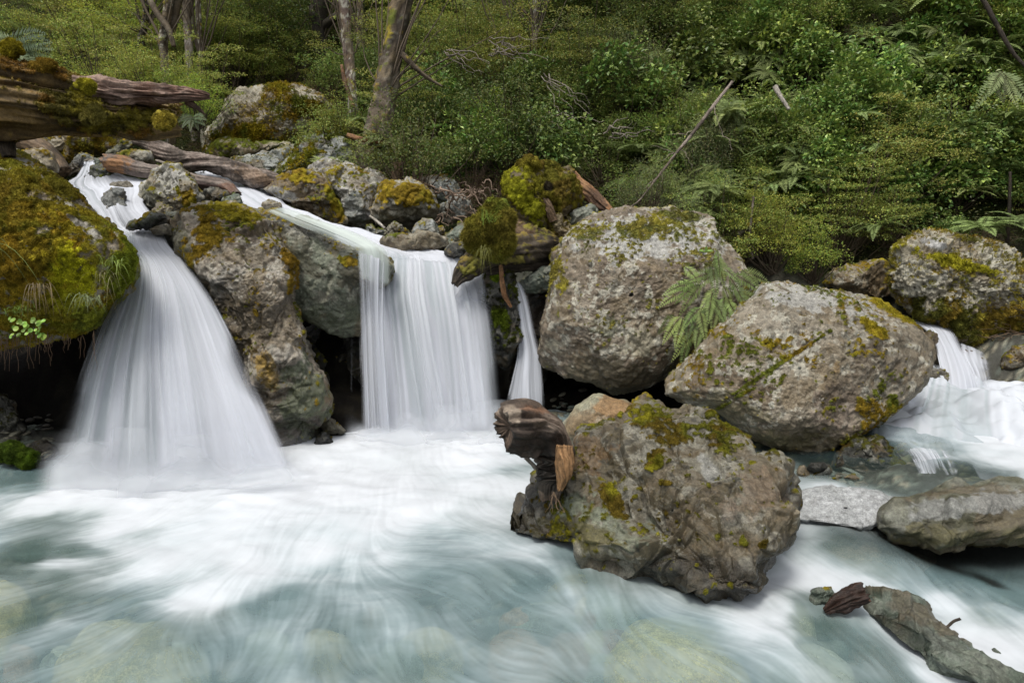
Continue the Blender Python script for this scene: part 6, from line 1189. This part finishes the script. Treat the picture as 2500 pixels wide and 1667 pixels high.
sp = [q_ for q_ in sp if q_[3] > 665 and q_[2] > 1590][:46]; sp = [(a_ + 12, b_ + 6, c_ + 8, d_ + 2, e_, f_) for a_, b_, c_, d_, e_, f_ in sp]
fern_plant('lush fern clump hanging in the cleft between the square and the tilted boulder', P(1725, 760, 7.4), sp, 50)
sp = [(2440 + rg.uniform(-10, 10), 175, 2380 + 35 * k, 240 + rg.uniform(-10, 30), 10.3, 1.3) for k in range(5)]
fern_plant('row of drooping ladder like fern fronds at the right edge', P(2440, 170, 10.4), sp, 51, col=(.17, .20, .09), plen=.12)
for i, (cx, cy, Y, n, r, lab) in enumerate([(470,290,9.6,8,36,'big leaved fern hanging beside the splintered log end'), (30,110,17,14,100,'large pale tree fern at the upper left edge')]):
    sp = [(cx + rg.uniform(-.2, .2) * r, cy + rg.uniform(-.2, .1) * r, cx + r * math.cos(a), cy + r * (.15 + .75 * math.sin(a)), Y, 1.0) for a in np.linspace(-.5, 3.6, n) + rg.normal(0, .15, n)]
    fern_plant(lab, P(cx, cy, Y), sp, 60 + i, col=(.17, .23, .12), plen=r / FPX * Y * .28, Yj=.3, npin=18)
def blades(n, base, spread, L, rg, col, w=.004, down=.5, fan=1.0):
    parts = []
    for k in range(n):
        b = base + rg.normal(0, 1, 3) * spread; d = np.array([rg.normal(0, .6) * fan, -abs(rg.normal(.3, .4)), rg.uniform(.2, 1)]); d /= np.linalg.norm(d); l = L * rg.uniform(.5, 1.2)
        t = np.linspace(0, 1, 7)[:, None]; c = b + d * l * t; c[:, 2] -= down * l * 1.2 * t[:, 0] ** 2; s = np.cross(d, (0, 0, 1.0)); s /= np.linalg.norm(s) + 1e-9; ww = w * (1 - t ** 1.6 * .95)
        V = np.stack([c - s * ww, c + s * ww], 1).reshape(-1, 3); i = np.arange(6)[:, None] * 2; T = np.concatenate([i + np.array([0, 1, 3]), i + np.array([0, 3, 2])]); parts.append((V, T, np.tile(np.array(col) * rg.uniform(.6, 1.4), (14, 1))))
    return merge(parts)
def herb(name, label, cat, data, loc, mat=None): o = mobj(name, me_leaf(name, data), mat or M_LEAF, origin=loc); tag(o, label, cat); return o
for i, (x, y, Y, n, L, c, lab, dn) in enumerate([(278,640,5.95,40,.20,(.20,.30,.05),'green grass tuft near the right edge of the huge moss boulder', 1.0), (262,670,5.9,22,.24,(.30,.26,.12),'dry straw grass hanging below the green tuft on the moss boulder', 1.5), (100,700,5.75,30,.20,(.32,.26,.13),'dry brown grass on the front of the huge moss boulder', 1.6), (40,760,5.75,50,.12,(.16,.24,.05),'short green sprigs above the round leaves on the moss boulder', .4), (215,725,5.8,60,.12,(.28,.34,.16),'pale green sprigs low on the huge moss boulder', 1.2), (1195,540,7.75,40,.22,(.22,.32,.06),'leafy green sprouts on top of the hanging moss ball', .2), (1180,610,7.75,40,.22,(.20,.22,.05),'thin grass blades hanging from the moss ball', 1.6), (-40,600,4.3,16,.42,(.18,.24,.07),'blurred long grass blades at the left edge', 1.0)]):
    q = P(x, y, Y); herb('grass_tuft', lab, 'grass', blades(n, q, (.05, .03, .02), L, rg, c, .0035, dn), q)
# round leaved herb
parts = []; q = P(70, 800, 5.75)
for k in range(34):
    c = P(rg.uniform(22, 112), rg.uniform(775, 826), 5.72 - rg.uniform(0, .08)); r = rg.uniform(.013, .024); nrm = np.array([rg.normal(0, .3), -1, .7 + rg.normal(0, .3)]); nrm /= np.linalg.norm(nrm); a_ = np.cross(nrm, (1, 0, .1)); a_ /= np.linalg.norm(a_); b_ = np.cross(nrm, a_); th = np.linspace(0, 2 * np.pi, 13)[:-1]
    ring = c + r * (np.outer(np.cos(th), a_) + np.outer(np.sin(th), b_)) + nrm * .003; V = np.vstack([c[None] - nrm * .002, ring]); T = np.stack([np.zeros(12, int), 1 + np.arange(12), 1 + (np.arange(12) + 1) % 12], -1); parts.append((V, T, np.tile(np.array((.22, .36, .06)) * rg.uniform(.6, 1.4), (13, 1))))
rl = root_empty('round_leaved_herb', q); tag(rl, 'cluster of round green leaves at the lower left of the moss boulder', 'herb')
for d_ in parts: mobj('leaf', me_leaf('leaf', d_), M_GLOSS, rl)
segs = [(wander(P(x, 815 + rg.uniform(-8, 10), 6.0 + rg.uniform(0, .3)), P(x + rg.uniform(-12, 12), 850 + rg.uniform(-10, 60), 6.1 + rg.uniform(0, .2)), 8, .02, rg), .003, .001, np.array((.16, .10, .06))) for x in rg.uniform(0, 230, 46)]
o = stick_obj('hanging_roots', segs); tag(o, 'fine roots hanging under the huge moss boulder into the dark hollow', 'roots', kind='stuff')
# sapling sprout on the square boulder
parts = []; q = P(1722, 690, 7.2)
for k in range(12):
    a = k / 12 * 6.28; d = np.array([math.cos(a), -.5 + .4 * math.sin(a), .25]); parts.append(leaves(np.array([P(1722, 617, 7.2)]), np.array([d]), np.array([[0, -.6, 1.0]]), .085, .035, np.array([(.24, .38, .10)]) * rg.uniform(.8, 1.2)))
o = herb('seedling', 'slender seedling with a star of light green leaves rising above the hanging fern', 'seedling', merge(parts), q); stick_obj('stem', [(wander(P(1718, 715, 7.25), P(1722, 617, 7.2), 8, .01, rg), .003, .002, np.array((.12, .10, .05)))], o, M_STEM)
# pebbles on the gravel at the left and below the square boulder
pebc = [((0.20,0.19,0.14),(0.30,0.29,0.22),(0.1,0.09,0.06)), ((0.16,0.19,0.16),(0.26,0.30,0.27),(0.08,0.09,0.08)), ((0.10,0.09,0.07),(0.2,0.18,0.15),(0.05,0.04,0.03))]
pb = []
def pebble_mesh(seed):
    u, v = np.meshgrid(np.linspace(0, 2 * np.pi, 16, endpoint=False), np.linspace(.02, np.pi - .02, 10)); G = np.stack([np.sin(v) * np.cos(u), np.sin(v) * np.sin(u) * .8, np.cos(v) * .45], -1); p = G.reshape(-1, 3); p = p * (1 + .2 * fbm(p * 1.3, 2, seed))[:, None]
    c = np.tile(np.array(pebc[seed % 3][0]), (len(p), 1)) * (1 + .5 * fbm(p * 3, 2, seed))[:, None]; return mesh_np('pebble', p, grid_quads(16, 10, True)[:, ::-1], attrs={'col': np.clip(c, .01, .9), 'moss': np.zeros(len(p)), 'wet': np.full(len(p), .5)})
pb = [pebble_mesh(s) for s in range(6)]
for me in pb: me.materials.append(M_ROCK)
for (n, x0, x1, y0, y1, z, grp, lab) in [(70, -20, 125, 1030, 1120, .07, 'pebbles on the gravel in the left hollow', 'wet rounded pebble on the gravel in the hollow under the moss boulder'), (40, 1345, 1440, 985, 1030, .06, 'pebbles under the square boulder', 'small pebble in the shade under the square boulder'), (26, 2000, 2110, 1140, 1185, .19, 'pebbles at the clear pool', 'flat little pebble at the rim of the clear pool')]:
    for k in range(n):
        q = W(rg.uniform(x0, x1), rg.uniform(y0, y1), z); gz = float(ground_z(q[0], q[1])); o = bpy.data.objects.new('pebble', pb[rg.randint(6)]); COL.objects.link(o); s = rg.uniform(.025, .075)
        o.location = (q[0], q[1], max(z - .03, gz) + .01); o.scale = (s, s, s * rg.uniform(.6, 1)); o.rotation_euler = (rg.normal(0, .2), rg.normal(0, .2), rg.uniform(0, 6.28)); tag(o, lab, 'pebble', grp)
a = np.linspace(0, 2 * np.pi, 9)[:-1]
for i, (x, y, rx, ry) in enumerate([(28, 1105, 38, 24), (66, 1120, 28, 20)]):
    lb = ['bright green moss cushion at the left water edge', 'darker green moss cushion right of the bright one at the water edge'][i]
    rock('moss_cushion', lb, 'moss', np.stack([x + rx * np.cos(a), y + ry * np.sin(a)], -1), 6.45, front=.12, back=.15, seed=180 + i, amp=.02, fine=.015, nfac=0, chis=0, moss=3, mosscol=((.16,.26,.02),(.09,.14,.02),(.12,.18,.02)), lichen=0, res=90)
    add_tufts(lb, 5000, length=.02, width=.003, blades=2, name='moss_fuzz')
